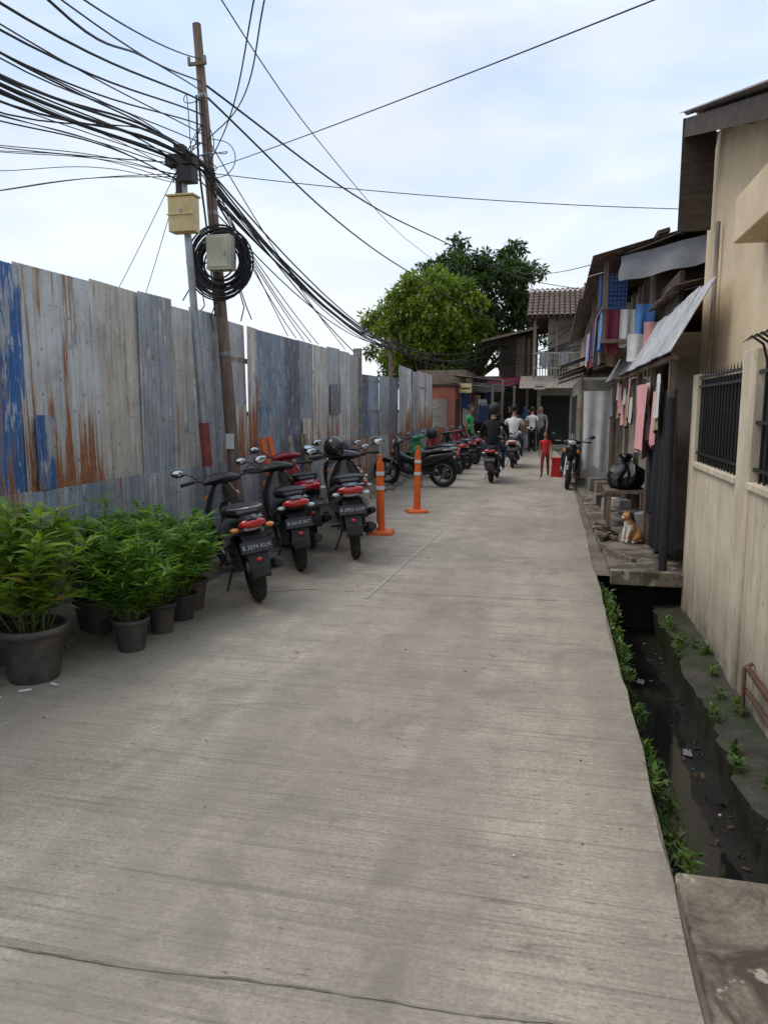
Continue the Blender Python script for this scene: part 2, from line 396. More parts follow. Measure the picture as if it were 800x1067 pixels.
# drain
mb=MB()
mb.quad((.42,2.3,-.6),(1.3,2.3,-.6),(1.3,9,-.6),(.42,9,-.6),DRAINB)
N=70
for i in range(N):
    y=2.3+6.7*i/N;y2=2.3+6.7*(i+1)/N
    w=lambda y:.02*math.sin(y*4.3)+.014*math.sin(y*11)+.012*math.sin(y*27)+.01*math.sin(y*41)
    mb.add([(.45,y,.0),(.45,y2,.0),(.45+w(y2)*.6,y2,-.12),(.45+w(y)*.6,y,-.12)],[(0,1,2,3)],SLAB)
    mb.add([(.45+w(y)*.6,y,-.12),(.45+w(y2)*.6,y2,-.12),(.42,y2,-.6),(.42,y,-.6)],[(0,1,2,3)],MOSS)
    zw=lambda y:-.31+.015*math.sin(y*8)+.008*math.sin(y*23)
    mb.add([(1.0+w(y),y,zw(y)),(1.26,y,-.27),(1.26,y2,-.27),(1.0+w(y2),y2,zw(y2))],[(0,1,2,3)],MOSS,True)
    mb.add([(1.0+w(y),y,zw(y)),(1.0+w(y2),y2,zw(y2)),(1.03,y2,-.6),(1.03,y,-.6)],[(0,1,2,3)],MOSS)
    a0=.56+.05*math.sin(y*3)+.02*math.sin(y*17);a1=.56+.05*math.sin(y2*3)+.02*math.sin(y2*17)
    b0=.90+.05*math.sin(y*2.3+1)+.02*math.sin(y*13);b1=.90+.05*math.sin(y2*2.3+1)+.02*math.sin(y2*13)
    mb.quad((a0,y,-.592),(b0,y,-.592),(b1,y2,-.592),(a1,y2,-.592),WATER)
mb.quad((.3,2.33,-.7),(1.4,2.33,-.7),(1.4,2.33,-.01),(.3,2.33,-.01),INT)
mb.quad((.2,7.62,-.7),(1.6,7.62,-.7),(1.6,7.62,-.006),(.2,7.62,-.006),INT)  # near-black sheet closes the covered drain, its shade put into the colour
mb.quad((1.275,7.2,-.7),(1.275,7.7,-.7),(1.275,7.7,-.006),(1.275,7.2,-.006),MOSS)
mb.obj('drainage_ditch')
mb=MB()
mb.bb(.455,1.24,-3,2.52,-.14,.02,SLAB); mb.obj('culvert_slab',bevel=.015)
mb=MB()
for i in range(170):
    y=R(2.7,7.1);x=random.choice([R(.46,.62),R(.85,1.0),R(.46,1.0)]); s=R(.006,.028); mb.box((x,y,-.595+s*.1),(s,s*R(.6,2),s*.3),random.choice([MOSS,MOSS,WOODD,BARK,WOODD]+([WHT,KHAKI,YEL,PINK,BLUEC] if i%8==0 else [])),(R(-.5,.5),R(-.5,.5),R(0,3)),R(.5,1))
for i in range(3): mb.cloth((R(.55,.9),R(3.6,6.5),-.588),(R(.04,.07),R(-.04,.04),0),(R(-.03,.03),R(.04,.07),.015),.008,random.choice([WHT,KHAKI,GRY]),nu=6,nv=5)
mb.obj('litter')
mb=MB()
for i in range(80):
    y=R(1.6,12);x=R(-2.9,.4); s=R(.003,.010); mb.box((x,y,.006+s*.2),(s,s*R(.6,2),s*.4),random.choice([WOODM,DIRT,SLAB,WHT]),(0,0,R(0,3)))
for i in range(3): mb.box((-2.98+.1*i,3.35+.12*i,.012),(.07,.02,.006),WHT,(0,.1,R(0,3)))
mb.obj('fallen_debris')
mb=MB()
ed=[(7.25,.58),(8.6,.56),(9.9,.54),(11.2,.52),(12.8,.52),(14.4,.5)]
for i,(y,x) in enumerate(ed):
    y2=ed[i+1][0] if i+1<len(ed) else 28
    mb.bb(x,1.95,y,y2-.02,-.08,.05+R(-.012,.012),SLAB)
mb.obj('drain_cover_slab',bevel=.012)
# ------------------------------------------------------------------ leaves utility
def leaves_obj(name,base,dirs,lens,wids,cols,parent=None,mat=LEAF):
    n=len(base); base=np.array(base);dirs=np.array(dirs);dirs/=np.linalg.norm(dirs,axis=1)[:,None]+1e-9
    up=rng.normal(0,.35,(n,3))+np.array([0,0,1]); side=np.cross(dirs,up); side/=np.linalg.norm(side,axis=1)[:,None]+1e-9
    nor=np.cross(side,dirs); lens=np.array(lens)[:,None];wids=np.array(wids)[:,None]
    mid=base+dirs*lens*.45
    tip=base+dirs*lens-nor*lens*.18
    V=np.empty((n,5,3)); V[:,0]=base;V[:,1]=mid+side*wids/2+nor*wids*.12;V[:,2]=mid-side*wids/2+nor*wids*.12;V[:,3]=tip;V[:,4]=mid
    i0=np.arange(n)[:,None]*5
    F=np.concatenate([i0+np.array([[0,1,4]]),i0+np.array([[0,4,2]]),i0+np.array([[4,1,3]]),i0+np.array([[2,4,3]])],axis=1).reshape(-1,3)
    me=bpy.data.meshes.new(name); me.vertices.add(n*5); me.vertices.foreach_set('co',V.ravel())
    me.loops.add(len(F)*3); me.loops.foreach_set('vertex_index',F.ravel().astype(np.int32))
    me.polygons.add(len(F)); me.polygons.foreach_set('loop_start',(np.arange(len(F))*3).astype(np.int32)); me.polygons.foreach_set('loop_total',np.full(len(F),3,dtype=np.int32))
    me.update(calc_edges=True); me.validate()
    me.materials.append(mat)
    C=np.ones((n,5,4),dtype=np.float32); C[:,:,:3]=np.array(cols)[:,None,:]
    at=me.color_attributes.new('col','FLOAT_COLOR','POINT'); at.data.foreach_set('color',C.ravel())
    o=link(bpy.data.objects.new(name,me))
    if parent:
        o.parent=parent
        if parent.get('world'): o.matrix_parent_inverse=Matrix.Translation(-Vector(parent.location))
    return o
def tree(loc,ctr,rad,nclump,nleaf,lsize,cA,cB,trunk_r):
    e=wempty('tree',loc); mb=MB(); loc=Vector(loc); ctr=np.array(ctr);rad=np.array(rad)
    fork=Vector((loc.x*.7+ctr[0]*.3,loc.y*.7+ctr[1]*.3,loc.z+(ctr[2]-rad[2]-loc.z)*.8+.3))
    mb.tube([loc,loc*.5+fork*.5+Vector((.1,.05,0)),fork],[trunk_r*1.3,trunk_r,trunk_r*.8],BARK,10)
    B=[];D=[];Ln=[];Wd=[];Cc=[]
    for i in range(nclump):
        d=rng.normal(0,1,3); d/=np.linalg.norm(d); rr=rng.uniform(.35,1.0)**.6
        c=ctr+d*rad*rr*rng.uniform(.78,1.14)
        if d[2]<-.55 and rng.random()<.6: continue
        cr=rng.uniform(.10,.24)*rad.mean()
        if i%2==0:
            cv=Vector(c); m=fork.lerp(cv,.5)+Vector((R(-.3,.3),R(-.3,.3),R(-.1,.4)))
            mb.tube([fork,m,cv],[trunk_r*.38,trunk_r*.2,trunk_r*.06],BARK,6)
        k=int(nleaf*rng.uniform(.6,1.3))
        q=rng.normal(0,1,(k,3)); q/=np.linalg.norm(q,axis=1)[:,None]; q*=(rng.random((k,1))**.45)*cr*np.array([1.15,1.15,.8])
        B.append(c+q); D.append(q*.6/cr+rng.normal(0,.5,(k,3))+np.array([0,0,-.15]))
        Ln.append(lsize*rng.uniform(.6,1.3,k)); Wd.append(lsize*rng.uniform(.35,.6,k))
        t=np.clip(.6*rng.random()+.4*rng.random(k),0,1)[:,None]
        Cc.append((np.array(cA)*(1-t)+np.array(cB)*t)*rng.uniform(.8,1.2,(k,1)))
    mb.obj('trunk',e)
    leaves_obj('foliage',np.concatenate(B),np.concatenate(D),np.concatenate(Ln),np.concatenate(Wd),np.concatenate(Cc),e)
tree((-5.6,32,0),(-5.25,32,4.95),(2.35,2.3,2.25),125,200,.24,(.08,.13,.015),(.20,.27,.03),.2)
tree((-4.6,42,0),(-4.1,41,7.0),(3.9,3.2,3.6),145,180,.32,(.018,.04,.013),(.06,.10,.025),.32)
tree((-9.0,47,0),(-8.2,46,5.0),(2.6,3,2.3),55,150,.34,(.03,.055,.018),(.08,.12,.03),.3)
# ------------------------------------------------------------------ fence
e=wempty('corrugated_iron_fence',(FX,8,0))
G1=(.40,.44,.48);G2=(.52,.55,.57);WH=(.70,.70,.67);BL=(.035,.15,.42);DG=(.18,.22,.28);CR=(.62,.59,.52);LB=(.33,.42,.51)
up=[(-2.4,-1.6,G1,.4),(-1.6,-.8,WH,.4),(-.8,0,G2,.5),(0,.8,G1,.4),(.8,1.6,BL,.3),(1.6,2.4,G1,.3),(2.4,3.1,G2,.4),(3.1,3.76,WH,.4),(3.76,4.67,BL,.35),(4.67,5.57,G2,.68),(5.57,6.24,CR,.15),(6.24,6.8,G1,.0),(6.8,7.3,WH,.25),(7.3,8.0,G1,.1),(8.0,8.7,G2,.35),(8.7,9.0,WH,1.0),(9.0,10.0,LB,.1),(10.0,10.6,DG,.15),(10.6,11.3,G1,.2),(11.3,12.0,WH,.35),(12.0,12.7,G2,.5),(12.7,13.4,WH,.2),(13.4,14.2,G2,.35),
 (14.2,15.0,DG,.15),(15.0,15.9,LB,.2),(15.9,16.9,G1,.3),(16.9,18.0,DG,.2),(18.0,18.9,G2,.4),(18.9,19.8,WH,.9),(19.8,20.8,G1,.4),(20.8,22,WH,.8),(22,23.2,G2,.8)]
mb=MB()
for i,(a,b,c,ru) in enumerate(up):
    top=2.62+R(-.035,.05) if a<14 else (2.3+R(-.03,.03) if a<18 else 2.6+R(-.05,.05))
    z0=R(.92,1.0); amp=.010 if c in(G1,LB,DG) else R(.002,.007)
    j=R(.88,1.08); mb.col=(c[0]*j,c[1]*j,c[2]*j,ru)
    off=.012*(i%2)+R(0,.01)
    if 14.2<=a<18: off+=-.03
    mb.corr((FX+off,a-.03,z0),(R(-.01,.01),b-a+.05,R(-.012,.012)),(R(-.03,.02),0,top-z0),.076,amp,SHEET,3)
mb.col=(.60,.60,.57,.5); mb.corr((FX+.05,8.1,.95),(0,.45,0),(0,0,.7),.076,.003,SHEET,2)
mb.col=(.24,.28,.33,.3); mb.corr((FX+.05,12.1,1.5),(0,.6,.02),(0,0,.5),.076,.008,SHEET,2)
mb.col=(.05,.14,.34,.3); mb.corr((FX+.05,4.72,1.0),(0,.22,.0),(0,0,.55),.076,.004,SHEET,2)
mb.col=(.66,.64,.58,.3); mb.corr((FX+.05,10.65,1.0),(0,.5,.0),(0,0,.45),.076,.003,SHEET,2)
o1=mb.obj('upper_sheets',e)
mb=MB(); y=-2.5;i=0
while y<23:
    w=R(.75,.95); c=random.choice([LB,G1,G1,G2,LB]) if y<16 else random.choice([DG,G1]); j=R(.8,1.0); mb.col=(c[0]*j,c[1]*j,c[2]*j,random.choice([.0,.1,.2,.3,.45]) )
    mb.corr((FX+.035+.012*(i%2),y,0),(0,w+.05,0),(R(-.01,.01),0,1.0+R(-.015,.03)),.076,.0095,SHEET,2); y+=w;i+=1
mb.obj('lower_sheets',e)
mb=MB()
for y in np.arange(-2.4,23,2.1): mb.bb(FX-.12,FX-.05,y,y+.07,0,2.5 if y<14 or y>18 else 2.2,WOODM)
for z in (.5,1.5,2.15): mb.bb(FX-.049,FX-.02,-2.4,23.2,z,z+.06,WOODM)
mb.bb(FX-.1,FX+.05,14.12,14.22,0,2.75,WOODG)
mb.obj('posts_and_rails',e)
# ------------------------------------------------------------------ poles
cu=bpy.data.curves.new('overhead_cables','CURVE'); cu.dimensions='3D'; cu.bevel_depth=1.0; cu.bevel_resolution=1; cu.resolution_u=10
def cable(pts,r=.012):
    sp=cu.splines.new('BEZIER'); sp.bezier_points.add(len(pts)-1)
    for bp,p in zip(sp.bezier_points,pts):
        bp.co=p; bp.handle_left_type='AUTO'; bp.handle_right_type='AUTO'; bp.radius=r*.66
def sagc(a,b,s,r=.012,n=7):
    a=Vector(a);b=Vector(b); cable([a.lerp(b,t)+Vector((0,0,-4*s*t*(1-t))) for t in np.linspace(0,1,n)],r)
P0=Vector((-3.45,7.8,0)); PT=Vector((-3.80,7.8,5.62))
def pol(z): return P0.lerp(PT,z/5.62)
e=wempty('utility_pole',P0); mb=MB()
mb.tube([P0-Vector((0,0,.1)),pol(2.8),PT],[.075,.062,.045],POLEC,12)
for z in (1.3,2.2,3.7,4.3,4.9): mb.cyl(pol(z-.02),pol(z+.02),.074-.004*z,.074-.004*z,STEEL,12)
mb.box(pol(5.2)+Vector((0,-.07,0)),(.20,.03,.03),WOODM)
for x in(-.09,.09): mb.cyl(pol(5.2)+Vector((x,-.07,0)),pol(5.27)+Vector((x,-.07,0)),.018,.018,PLAST,8)
mb.bb(-3.56,-3.47,7.70,7.712,1.15,1.32,WHITEP)
mb.obj('pole',e)
mb=MB(); c=pol(3.25)+Vector((.12,-.14,0)); mb.box(c,(.27,.16,.36),BOXG); mb.box(c+Vector((0,-.085,0)),(.23,.012,.31),BOXG); mb.box(c+Vector((.08,-.095,-.02)),(.02,.01,.05),STEEL); mb.obj('junction_box',e,bevel=.012)
mb=MB()
for k in range(26):
    cx=pol(3.18)+Vector((.07+R(-.03,.03),-.04+R(-.05,.02),R(-.04,.04))); mb.torus(cx,R(.21,.38),.010,CABLE,nu=28,nv=5,ax='y')
for k in range(8):
    a=R(0,6.28); p=pol(3.15)+Vector((.07+.3*math.cos(a),-.07,.36*math.sin(a))); mb.tube([p,p+Vector((R(-.1,.1),0,-.2)),p+Vector((R(-.15,.15),-.03,-.35))],.007,CABLE,5)
mb.obj('coiled_cable',e)
e=wempty('steel_pole',(-3.5,7.15,0)); mb=MB()
Q0=Vector((-3.46,7.15,-.1));Q1=Vector((-3.7,7.15,4.15))
def q(z): return Q0.lerp(Q1,(z+.1)/4.25)
mb.tube([q(-.1),q(2.4)],[.05,.045],STEEL,12); mb.tube([q(2.4),q(4.15)],[.038,.035],STEEL,12)
mb.tube([q(1.0),q(1.45)],[.053,.053],RUSTP,12)
mb.box(q(4.05),(.30,.12,.10),BLACKM); mb.box(q(3.9)+Vector((.06,-.02,0)),(.16,.14,.14),BLACKM); mb.box(q(4.16),(.10,.1,.06),BLACKM)
mb.box(q(3.75)+Vector((-.04,0,0)),(.05,.1,.25),BLACKM)
mb.obj('pole',e)
mb=MB(); c=q(3.5)+Vector((.02,-.09,0)); mb.box(c,(.27,.14,.33),YEL); mb.box(c+Vector((0,-.075,.0)),(.29,.012,.02),YEL); mb.box(c+Vector((0,0,.18)),(.30,.17,.02),YEL); mb.cyl(c+Vector((0,-.07,.03)),c+Vector((0,-.08,.03)),.02,.02,STEEL,8); mb.obj('meter_box',e,bevel=.01)
e=wempty('utility_pole',(-3.9,18.4,0)); mb=MB(); mb.tube([(-3.85,18.4,0),(-4.05,18.4,3.35)],[.06,.045],POLEC,10); mb.box((-4.03,18.4,3.1),(.3,.04,.04),WOODM); mb.obj('pole',e)
e=wempty('utility_pole',(1.0,30.5,0)); mb=MB(); mb.tube([(1.0,29.2,0),(1.0,29.2,6.2)],[.07,.05],POLEC,10); mb.obj('pole',e)
e=wempty('utility_pole',(-4.2,-17,0)); mb=MB(); mb.tube([(-4.2,-17,0),(-4.2,-17,6.2)],[.1,.07],POLEC,10); mb.obj('pole',e)
TL=q(4.05)
A1=Vector((-4.2,-17,5.6))
for k,(px,pz,mz,r) in enumerate([(-3.5,3.59,3.4,.022),(-3.5,3.63,3.42,.02),(-3.49,3.68,3.45,.016),(-3.46,3.66,3.5,.014),(-3.55,3.54,3.36,.012),(-3.6,3.72,3.6,.010),(-3.45,3.8,3.7,.010),(-3.7,3.66,3.5,.009),(-3.6,3.48,3.3,.009),(-3.4,3.74,3.6,.008)]):
    cable([A1+Vector((R(-.1,.1),0,R(-.4,.3))),(px+.05,-2,mz),(px,4.2,pz),TL+Vector((R(-.1,.15),0,R(-.05,.06))),pol(4.0+R(-.15,.15))+Vector((.06,0,0))],r)
for k,(px,pz,mz,r,tz) in enumerate([(-3.3,3.83,3.7,.012,4.71),(-3.29,3.98,3.9,.014,4.85),(-3.31,3.70,3.5,.010,4.6),(-3.35,3.90,3.75,.008,4.5),(-3.0,4.05,4.0,.009,4.95),(-3.4,3.76,3.6,.008,4.4)]):
    cable([A1+Vector((R(-.1,.1),0,R(-.2,.5))),(px+.05,-2,mz),(px,4.0,pz),pol(tz)],r)
for (x,y,z,r) in [(-4.6,5.5,3.95,.010),(-4.9,5.8,4.15,.008),(-5.88,7,4.31,.009),(-5.5,6.6,4.1,.006),(-6.4,7.6,4.5,.007),(-7.62,9,4.48,.008),(-7.0,8.3,4.25,.006),(-5.2,6.2,4.3,.006),(-6.0,7.3,4.15,.006),(-4.8,5.6,3.8,.006),(-5.0,6.2,4.5,.006),(-5.3,6.5,4.6,.006),(-4.5,5.3,4.05,.007)]:
    d=Vector((x,y,z))-TL; cable([TL+d*3.2+Vector((0,0,1.3)),TL+d*1.9+Vector((0,0,.15)),Vector((x,y,z)),TL+d*.4+Vector((0,0,-.03)),TL+Vector((0,0,R(-.25,.05)))],r)
sagc(pol(4.15),(.44,4.0,3.53),.02,.006); sagc((.44,4,3.53),(1.5,3.3,3.45),.0,.006,3)
sagc(pol(5.28),(-2.7,4.0,3.91),.05,.009); cable([(-2.7,4,3.91),(-2.2,2.2,3.6),(-1.0,-6,4.6)],.009)
cable([(-1.2,-8,5.2),(-2.27,3.0,3.44),(-3.0,5.3,4.15),(-3.77,7.8,5.05)],.011)
cable([(-3.77,7.8,5.05),(-3.2,11.8,4.95),(-2.55,17,5.30),(-1.0,23.5,5.5),(.95,29.2,5.95)],.018)
cable([(-3.77,7.8,4.95),(-3.5,12,4.6),(-3.1,18,4.6),(-2.0,32,4.9)],.018)
sagc(pol(4.12),(1.35,9.0,3.76),.06,.007)
cable([(-1.6,-6,5.6),(-2.29,5.0,4.37),(-2.7,9,4.6),(-3.5,20,5.69),(-3.3,40,7.5)],.008)
cable([(-1.93,5.0,4.33),(-2.8,6.6,4.33),pol(4.45)],.009); cable([(-1.93,5,4.33),(-1.5,3.8,4.45),(-.6,-6,5.5)],.009)
cable([(-2.0,5.0,4.36),(-2.9,6.6,4.25),pol(4.2)],.009); cable([(-2.0,5,4.36),(-1.6,3.8,4.5),(-.8,-6,5.6)],.009)
sagc((1.3,8,3.36),(-1.40,25,6.0),.25,.011); sagc((-1.4,25,6.0),(-2.2,32,4.8),.05,.01)
for k in range(13):
    sagc(pol(4.0+R(-.3,.25)),(-4.0+R(-.1,.1),18.4,2.95+R(0,.35)),R(.10,.5),random.choice([.02,.016,.01,.012]))
for k in range(6):
    sagc((-4.0,18.4,3.1+R(-.1,.2)),(-2.8+R(-.4,.4),31.3,3.6+R(-.3,.9)),R(.1,.4),.018)
for k in range(9):
    sagc((-2.2,31.9,3.6+R(-.4,.6)),(.9,29.2,4.5+R(-.8,.8)),R(.1,.4),.020)
for k in range(5): sagc(pol(4.0+R(-.2,.2)),(-3.72,10.2+k*.35,2.62),R(.02,.12),.010)
sagc(pol(4.1),(-3.72,13.8,2.66),.1,.014); sagc(pol(4.5),(-3.72,13.2,2.66),.12,.01)
sagc(TL,(-5.2,8.2,2.9),.02,.006); sagc(TL+Vector((0,0,-.1)),(-5.0,8.6,3.0),.02,.006)
for k in range(6):
    x=R(-.09,.09); cable([pol(4.9)+Vector((x,-.05,0)),pol(4.2)+Vector((x*1.4,-.09,0)),pol(3.5)+Vector((x,-.08,0)),pol(2.6)+Vector((x*.8,-.075,0))],.009)
for k in range(12):
    a=pol(R(4.0,5.0)); b=a+Vector((R(-.35,.35),R(-.3,.1),R(-.5,.1))); cable([a,a.lerp(b,.5)+Vector((R(-.2,.2),R(-.1,.1),R(-.15,.15))),b,TL+Vector((R(-.15,.15),0,R(-.2,.05)))],.007)
co_=link(bpy.data.objects.new('overhead_cables',cu)); cu.materials.append(CABLE)
# ------------------------------------------------------------------ motorcycles
def textmesh(txt,size):
    t=bpy.data.curves.new('t','FONT'); t.body=txt; t.size=size; t.align_x='CENTER'; t.align_y='CENTER'; t.extrude=.0006
    o=link(bpy.data.objects.new('t',t)); bpy.context.view_layer.update()
    me=bpy.data.meshes.new_from_object(o.evaluated_get(bpy.context.evaluated_depsgraph_get())); bpy.data.objects.remove(o); me.materials.append(PTXT); return me
def wheel_mesh():
    mb=MB(); mb.torus((0,0,0),.245,.047,RUB,nu=36,nv=10,squash=1.0)
    mb.torus((0,0,0),.198,.016,ALU,nu=32,nv=6,squash=1.4)
    mb.cyl((-.05,0,0),(.05,0,0),.045,.045,ALU,14); mb.cyl((.045,0,0),(.052,0,0),.09,.09,ALU,18)
    for k in range(5):
        a=2*math.pi*k/5
        for s_ in(-.012,.012):
            mb.tube([(s_,.04*math.cos(a),.04*math.sin(a)),(s_*1.3,.19*math.cos(a+.12),.19*math.sin(a+.12))],[.014,.010],BLACKM,6)
    o=mb.obj('wheel'); me=o.data; bpy.data.objects.remove(o); return me
WM=wheel_mesh()
plates=['B 3274 KUV','B 6018 SRT','B 4471 TZQ','B 3902 UOP','B 6655 KCA','B 3127 BYF']
PM=[textmesh(t,.044) for t in plates]; pmi=[0]
def moto(pos,head,paint,seat=None,lean=.10,kind=0,steer=.0,scale=1.0,accent=None):
    seat=seat or SEATM; accent=accent or BLACKM
    rz=math.atan2(-head[0],head[1])
    e=empty('motorcycle',(pos[0],pos[1],.004),(0,0,0),scale)
    e.rotation_mode='XYZ'; e.rotation_euler=(Matrix.Rotation(rz,3,'Z')@Matrix.Rotation(-lean,3,'Y')).to_euler()
    mb=MB()
    A=mb
    w=1.18+.2*kind
    A.loftax('y',[(-.35,.80,.035,.02),(-.29,.79,.08*w,.05),(-.15,.755,.115*w,.09),(0,.71,.135*w,.12),(.18,.65,.145*w,.15),(.36,.57,.14*w,.16),(.50,.50,.12*w,.14),(.62,.45,.09*w,.11)],paint,e=2.4)
    A.loftax('y',[(-.25,.71,.05*w,.02),(-.1,.67,.10*w,.03),(.1,.60,.138*w,.03),(.3,.50,.146*w,.04)],accent,e=2.4)
    A.loftax('y',[(.2,.42,.10,.06),(.5,.36,.12,.09),(.75,.34,.11,.09),(.9,.42,.09,.1)],BLACKM,e=2.4)
    A.loftax('y',[(-.24,.845,.08,.015),(-.18,.86,.125,.035),(.0,.86,.15,.05),(.15,.835,.155,.052),(.24,.80,.14,.045),(.4,.79,.125,.045),(.54,.78,.10,.035),(.62,.77,.05,.015)],seat,e=2.8)
    A.loftax('y',[(.5,.60,.06,.09),(.65,.56,.055,.09),(.8,.62,.06,.10),(.93,.72,.07,.1)],paint if kind==0 else BLACKM)
    A.loftax('z',[(.30,.80,.09,.03),(.42,.86,.17,.045),(.58,.90,.195,.05),(.74,.95,.185,.06),(.86,.985,.14,.07),(.95,.98,.10,.07),(1.0,.96,.06,.04)],paint,e=2.3)
    A.loftax('z',[(.62,1.0,.07,.05),(.74,1.04,.09,.06),(.86,1.05,.08,.05)],BLACK,e=2.3)
    A.loftax('x',[(-.17,.90,1.03,.03,.025),(-.10,.93,1.04,.07,.05),(0,.95,1.05,.09,.065),(.10,.93,1.04,.07,.05),(.17,.90,1.03,.03,.025)],paint,e=2.3)
    A.ell((0,1.03,1.03),(.085,.035,.055),LENS); A.ell((0,.885,1.07),(.075,.012,.03),BLACKM)
    for s_ in(-1,1):
        A.ell((s_*.13,1.02,.83),(.035,.03,.05),AMB)
        A.tube([(s_*.12,.90,1.03),(s_*.22,.87,1.06),(s_*.30,.83,1.06)],.011,BLACKM,8)
        A.tube([(s_*.25,.86,1.06),(s_*.36,.80,1.055)],.018,RUB,10)
        A.tube([(s_*.23,.90,1.05),(s_*.34,.86,1.04)],.006,ALU,6)
        A.tube([(s_*.20,.89,1.06),(s_*.26,.86,1.13),(s_*.33,.83,1.17)],.006,BLACKM,6)
        A.ell((s_*.37,.83,1.18),(.062,.018,.045),BLACK,rot=(0,s_*-.2,0)); A.ell((s_*.37,.817,1.18),(.055,.008,.038),MIRR,rot=(0,s_*-.2,0))
        A.tube([(s_*.075,.99,.72),(s_*.075,1.21,.28)],[.022,.026],ALU,10)
        A.tube([(s_*.10,-.02,.30),(s_*.11,.12,.62)],[.014,.014],BLACKM,8)
        for k in range(7): A.torus((s_*(.102+.0012*k),.0+.012*k,.36+.028*k),.024,.005,BLACKM,nu=10,nv=4,ax='z')
        A.tube([(s_*.08,.0,.29),(s_*.09,.42,.30)],[.02,.025],BLACKM,8)
        A.tube([(s_*.12,.08,.84),(s_*.13,-.1,.88),(s_*.09,-.27,.90),(0,-.31,.905)],.011,ALU if kind==0 else BLACKM,8)
        A.ell((s_*.135,-.29,.725),(.038,.03,.022),AMB if kind==0 else LENS)
        A.tube([(s_*.1,.42,.26),(s_*.21,.44,.26)],.012,RUB,8)
    A.ell((0,-.325,.77),(.09*w,.035,.045),TAIL)
    mg=[]
    for (y,z,ww) in [(.10,.70,.075),(-.10,.68,.085),(-.24,.64,.085),(-.33,.52,.08),(-.38,.38,.075),(-.385,.30,.07)]:
        mg.append([Vector((-ww,y+.03,z-.03)),Vector((-ww,y,z)),Vector((ww,y,z)),Vector((ww,y+.03,z-.03)),Vector((0,y+.02,z-.012))])
    A.loft(mg,BLACKM,smooth=False)
    A.box((0,-.352,.56),(.235,.008,.10),PLATE,(-.35,0,0)); A.box((0,-.346,.56),(.245,.004,.108),BLACKM,(-.35,0,0)); 
    A.ell((0,-.385,.45),(.025,.01,.02),TAIL)
    c=Vector((0,1.22,.28)); rings=[]
    for k in range(12):
        a=math.radians(25+k*13); rr=.305
        rings.append([c+Vector((-.07,(rr-.03)*math.cos(a),(rr-.03)*math.sin(a))),c+Vector((-.045,rr*math.cos(a),rr*math.sin(a))),c+Vector((.045,rr*math.cos(a),rr*math.sin(a))),c+Vector((.07,(rr-.03)*math.cos(a),(rr-.03)*math.sin(a))),c+Vector((0,(rr-.012)*math.cos(a),(rr-.012)*math.sin(a)))])
    nfd=len(A.v); A.loft(rings,paint); nfe=len(A.v)
    A.cyl((-.12,.48,.28),(.12,.48,.28),.095,.095,ALU,18); A.cyl((.10,.48,.28),(.135,.48,.28),.075,.06,BLACKM,18)
    A.tube([(0,.52,.32),(0,.74,.36)],[.075,.065],ALU,12)
    for k in range(5): A.cyl((0,.58+.035*k,.332+.006*k),(0,.59+.035*k,.334+.006*k),.088,.088,BLACKM,14)
    A.box((-.1,.2,.31),(.03,.42,.085),BLACKM)
    A.tube([(.06,.72,.30),(.10,.62,.20),(.12,.40,.19),(.135,.2,.22)],.018,CHROME,8)
    A.tube([(.135,.22,.225),(.15,.12,.25),(.165,-.22,.34),(.166,-.25,.348)],[.03,.046,.05,.03],BLACKM,12)
    A.tube([(.175,.08,.275),(.19,-.1,.32)],[.038,.04],CHROME,10)
    A.tube([(-.10,.42,.22),(-.19,.40,.02)],.01,BLACKM,6)
    A.box((.0,1.24,.28),(.16,.03,.03),ALU)
    for i,v in enumerate(A.v):
        if v[2]>.29 and not (nfd<=i<nfe): A.v[i]=(v[0],v[1],.29+(v[2]-.29)*.85)
    A.obj('body_frame',e)
    for nm,y in (('rear_wheel',0),('front_wheel',1.22)):
        o=link(bpy.data.objects.new(nm,WM)); o.parent=e; o.location=(0,y,.292); 
        if y: o.rotation_euler=(0,0,steer)
    t=link(bpy.data.objects.new('plate_text',PM[pmi[0]%6])); pmi[0]+=1; t.parent=e; t.location=(0,-.3575,.521); t.rotation_euler=(math.pi/2-.38,0,0)
    return e
moto((-2.36,5.66),(-.56,.83),BLACK,steer=.3,lean=.15,scale=1.03,accent=SILVER)
moto((-2.40,6.85),(-.46,.89),BLACK,kind=1,steer=.2,lean=.12,scale=1.04)
moto((-2.70,8.05),(-.5,.86),REDP,kind=1,lean=.1,scale=1.08)
moto((-2.02,7.55),(-.30,.95),BLACK,kind=1,lean=.09,scale=1.12,accent=SILVER)
moto((-2.38,9.0),(-.45,.9),SILVER,TAN,kind=1,lean=.09)
moto((-2.75,10.2),(-.5,.86),BLACK,kind=1,lean=.09)
moto((-2.15,14.9),(-.97,.15),BLACK,lean=.1)
moto((-2.3,16.6),(-.75,.6),GREENP,lean=.1)
moto((-2.25,18.1),(-.7,.7),REDP,lean=.1,kind=1)
moto((-2.2,19.6),(-.6,.8),BLACK,lean=.1)
moto((-2.15,21.3),(-.6,.8),REDP,lean=.1,kind=1)
moto((-2.3,23.0),(-.5,.8),BLACK,lean=.1,kind=1)
moto((.36,16.3),(-.05,-1),BLACK,lean=.08,kind=1)
moto((-1.28,16.1),(.03,1),BLACK,lean=.0,kind=1)
moto((-1.05,20.3),(.02,1),WHITEP,lean=.0,kind=1)
def helmet(loc,mat,rz=0):
    mb=MB(); mb.ell((0,0,0),(.125,.15,.135),mat,16,10,zmin=-.75); mb.ell((0,.045,.0),(.112,.118,.075),BLACK,14,8); mb.torus((0,0,-.09),.1,.014,BLACKM,ax='z')
    o=mb.obj('helmet'); o.location=loc; o.rotation_euler=(.15,0,rz)
helmet((-2.53,8.45,1.14),BLACK,.5)
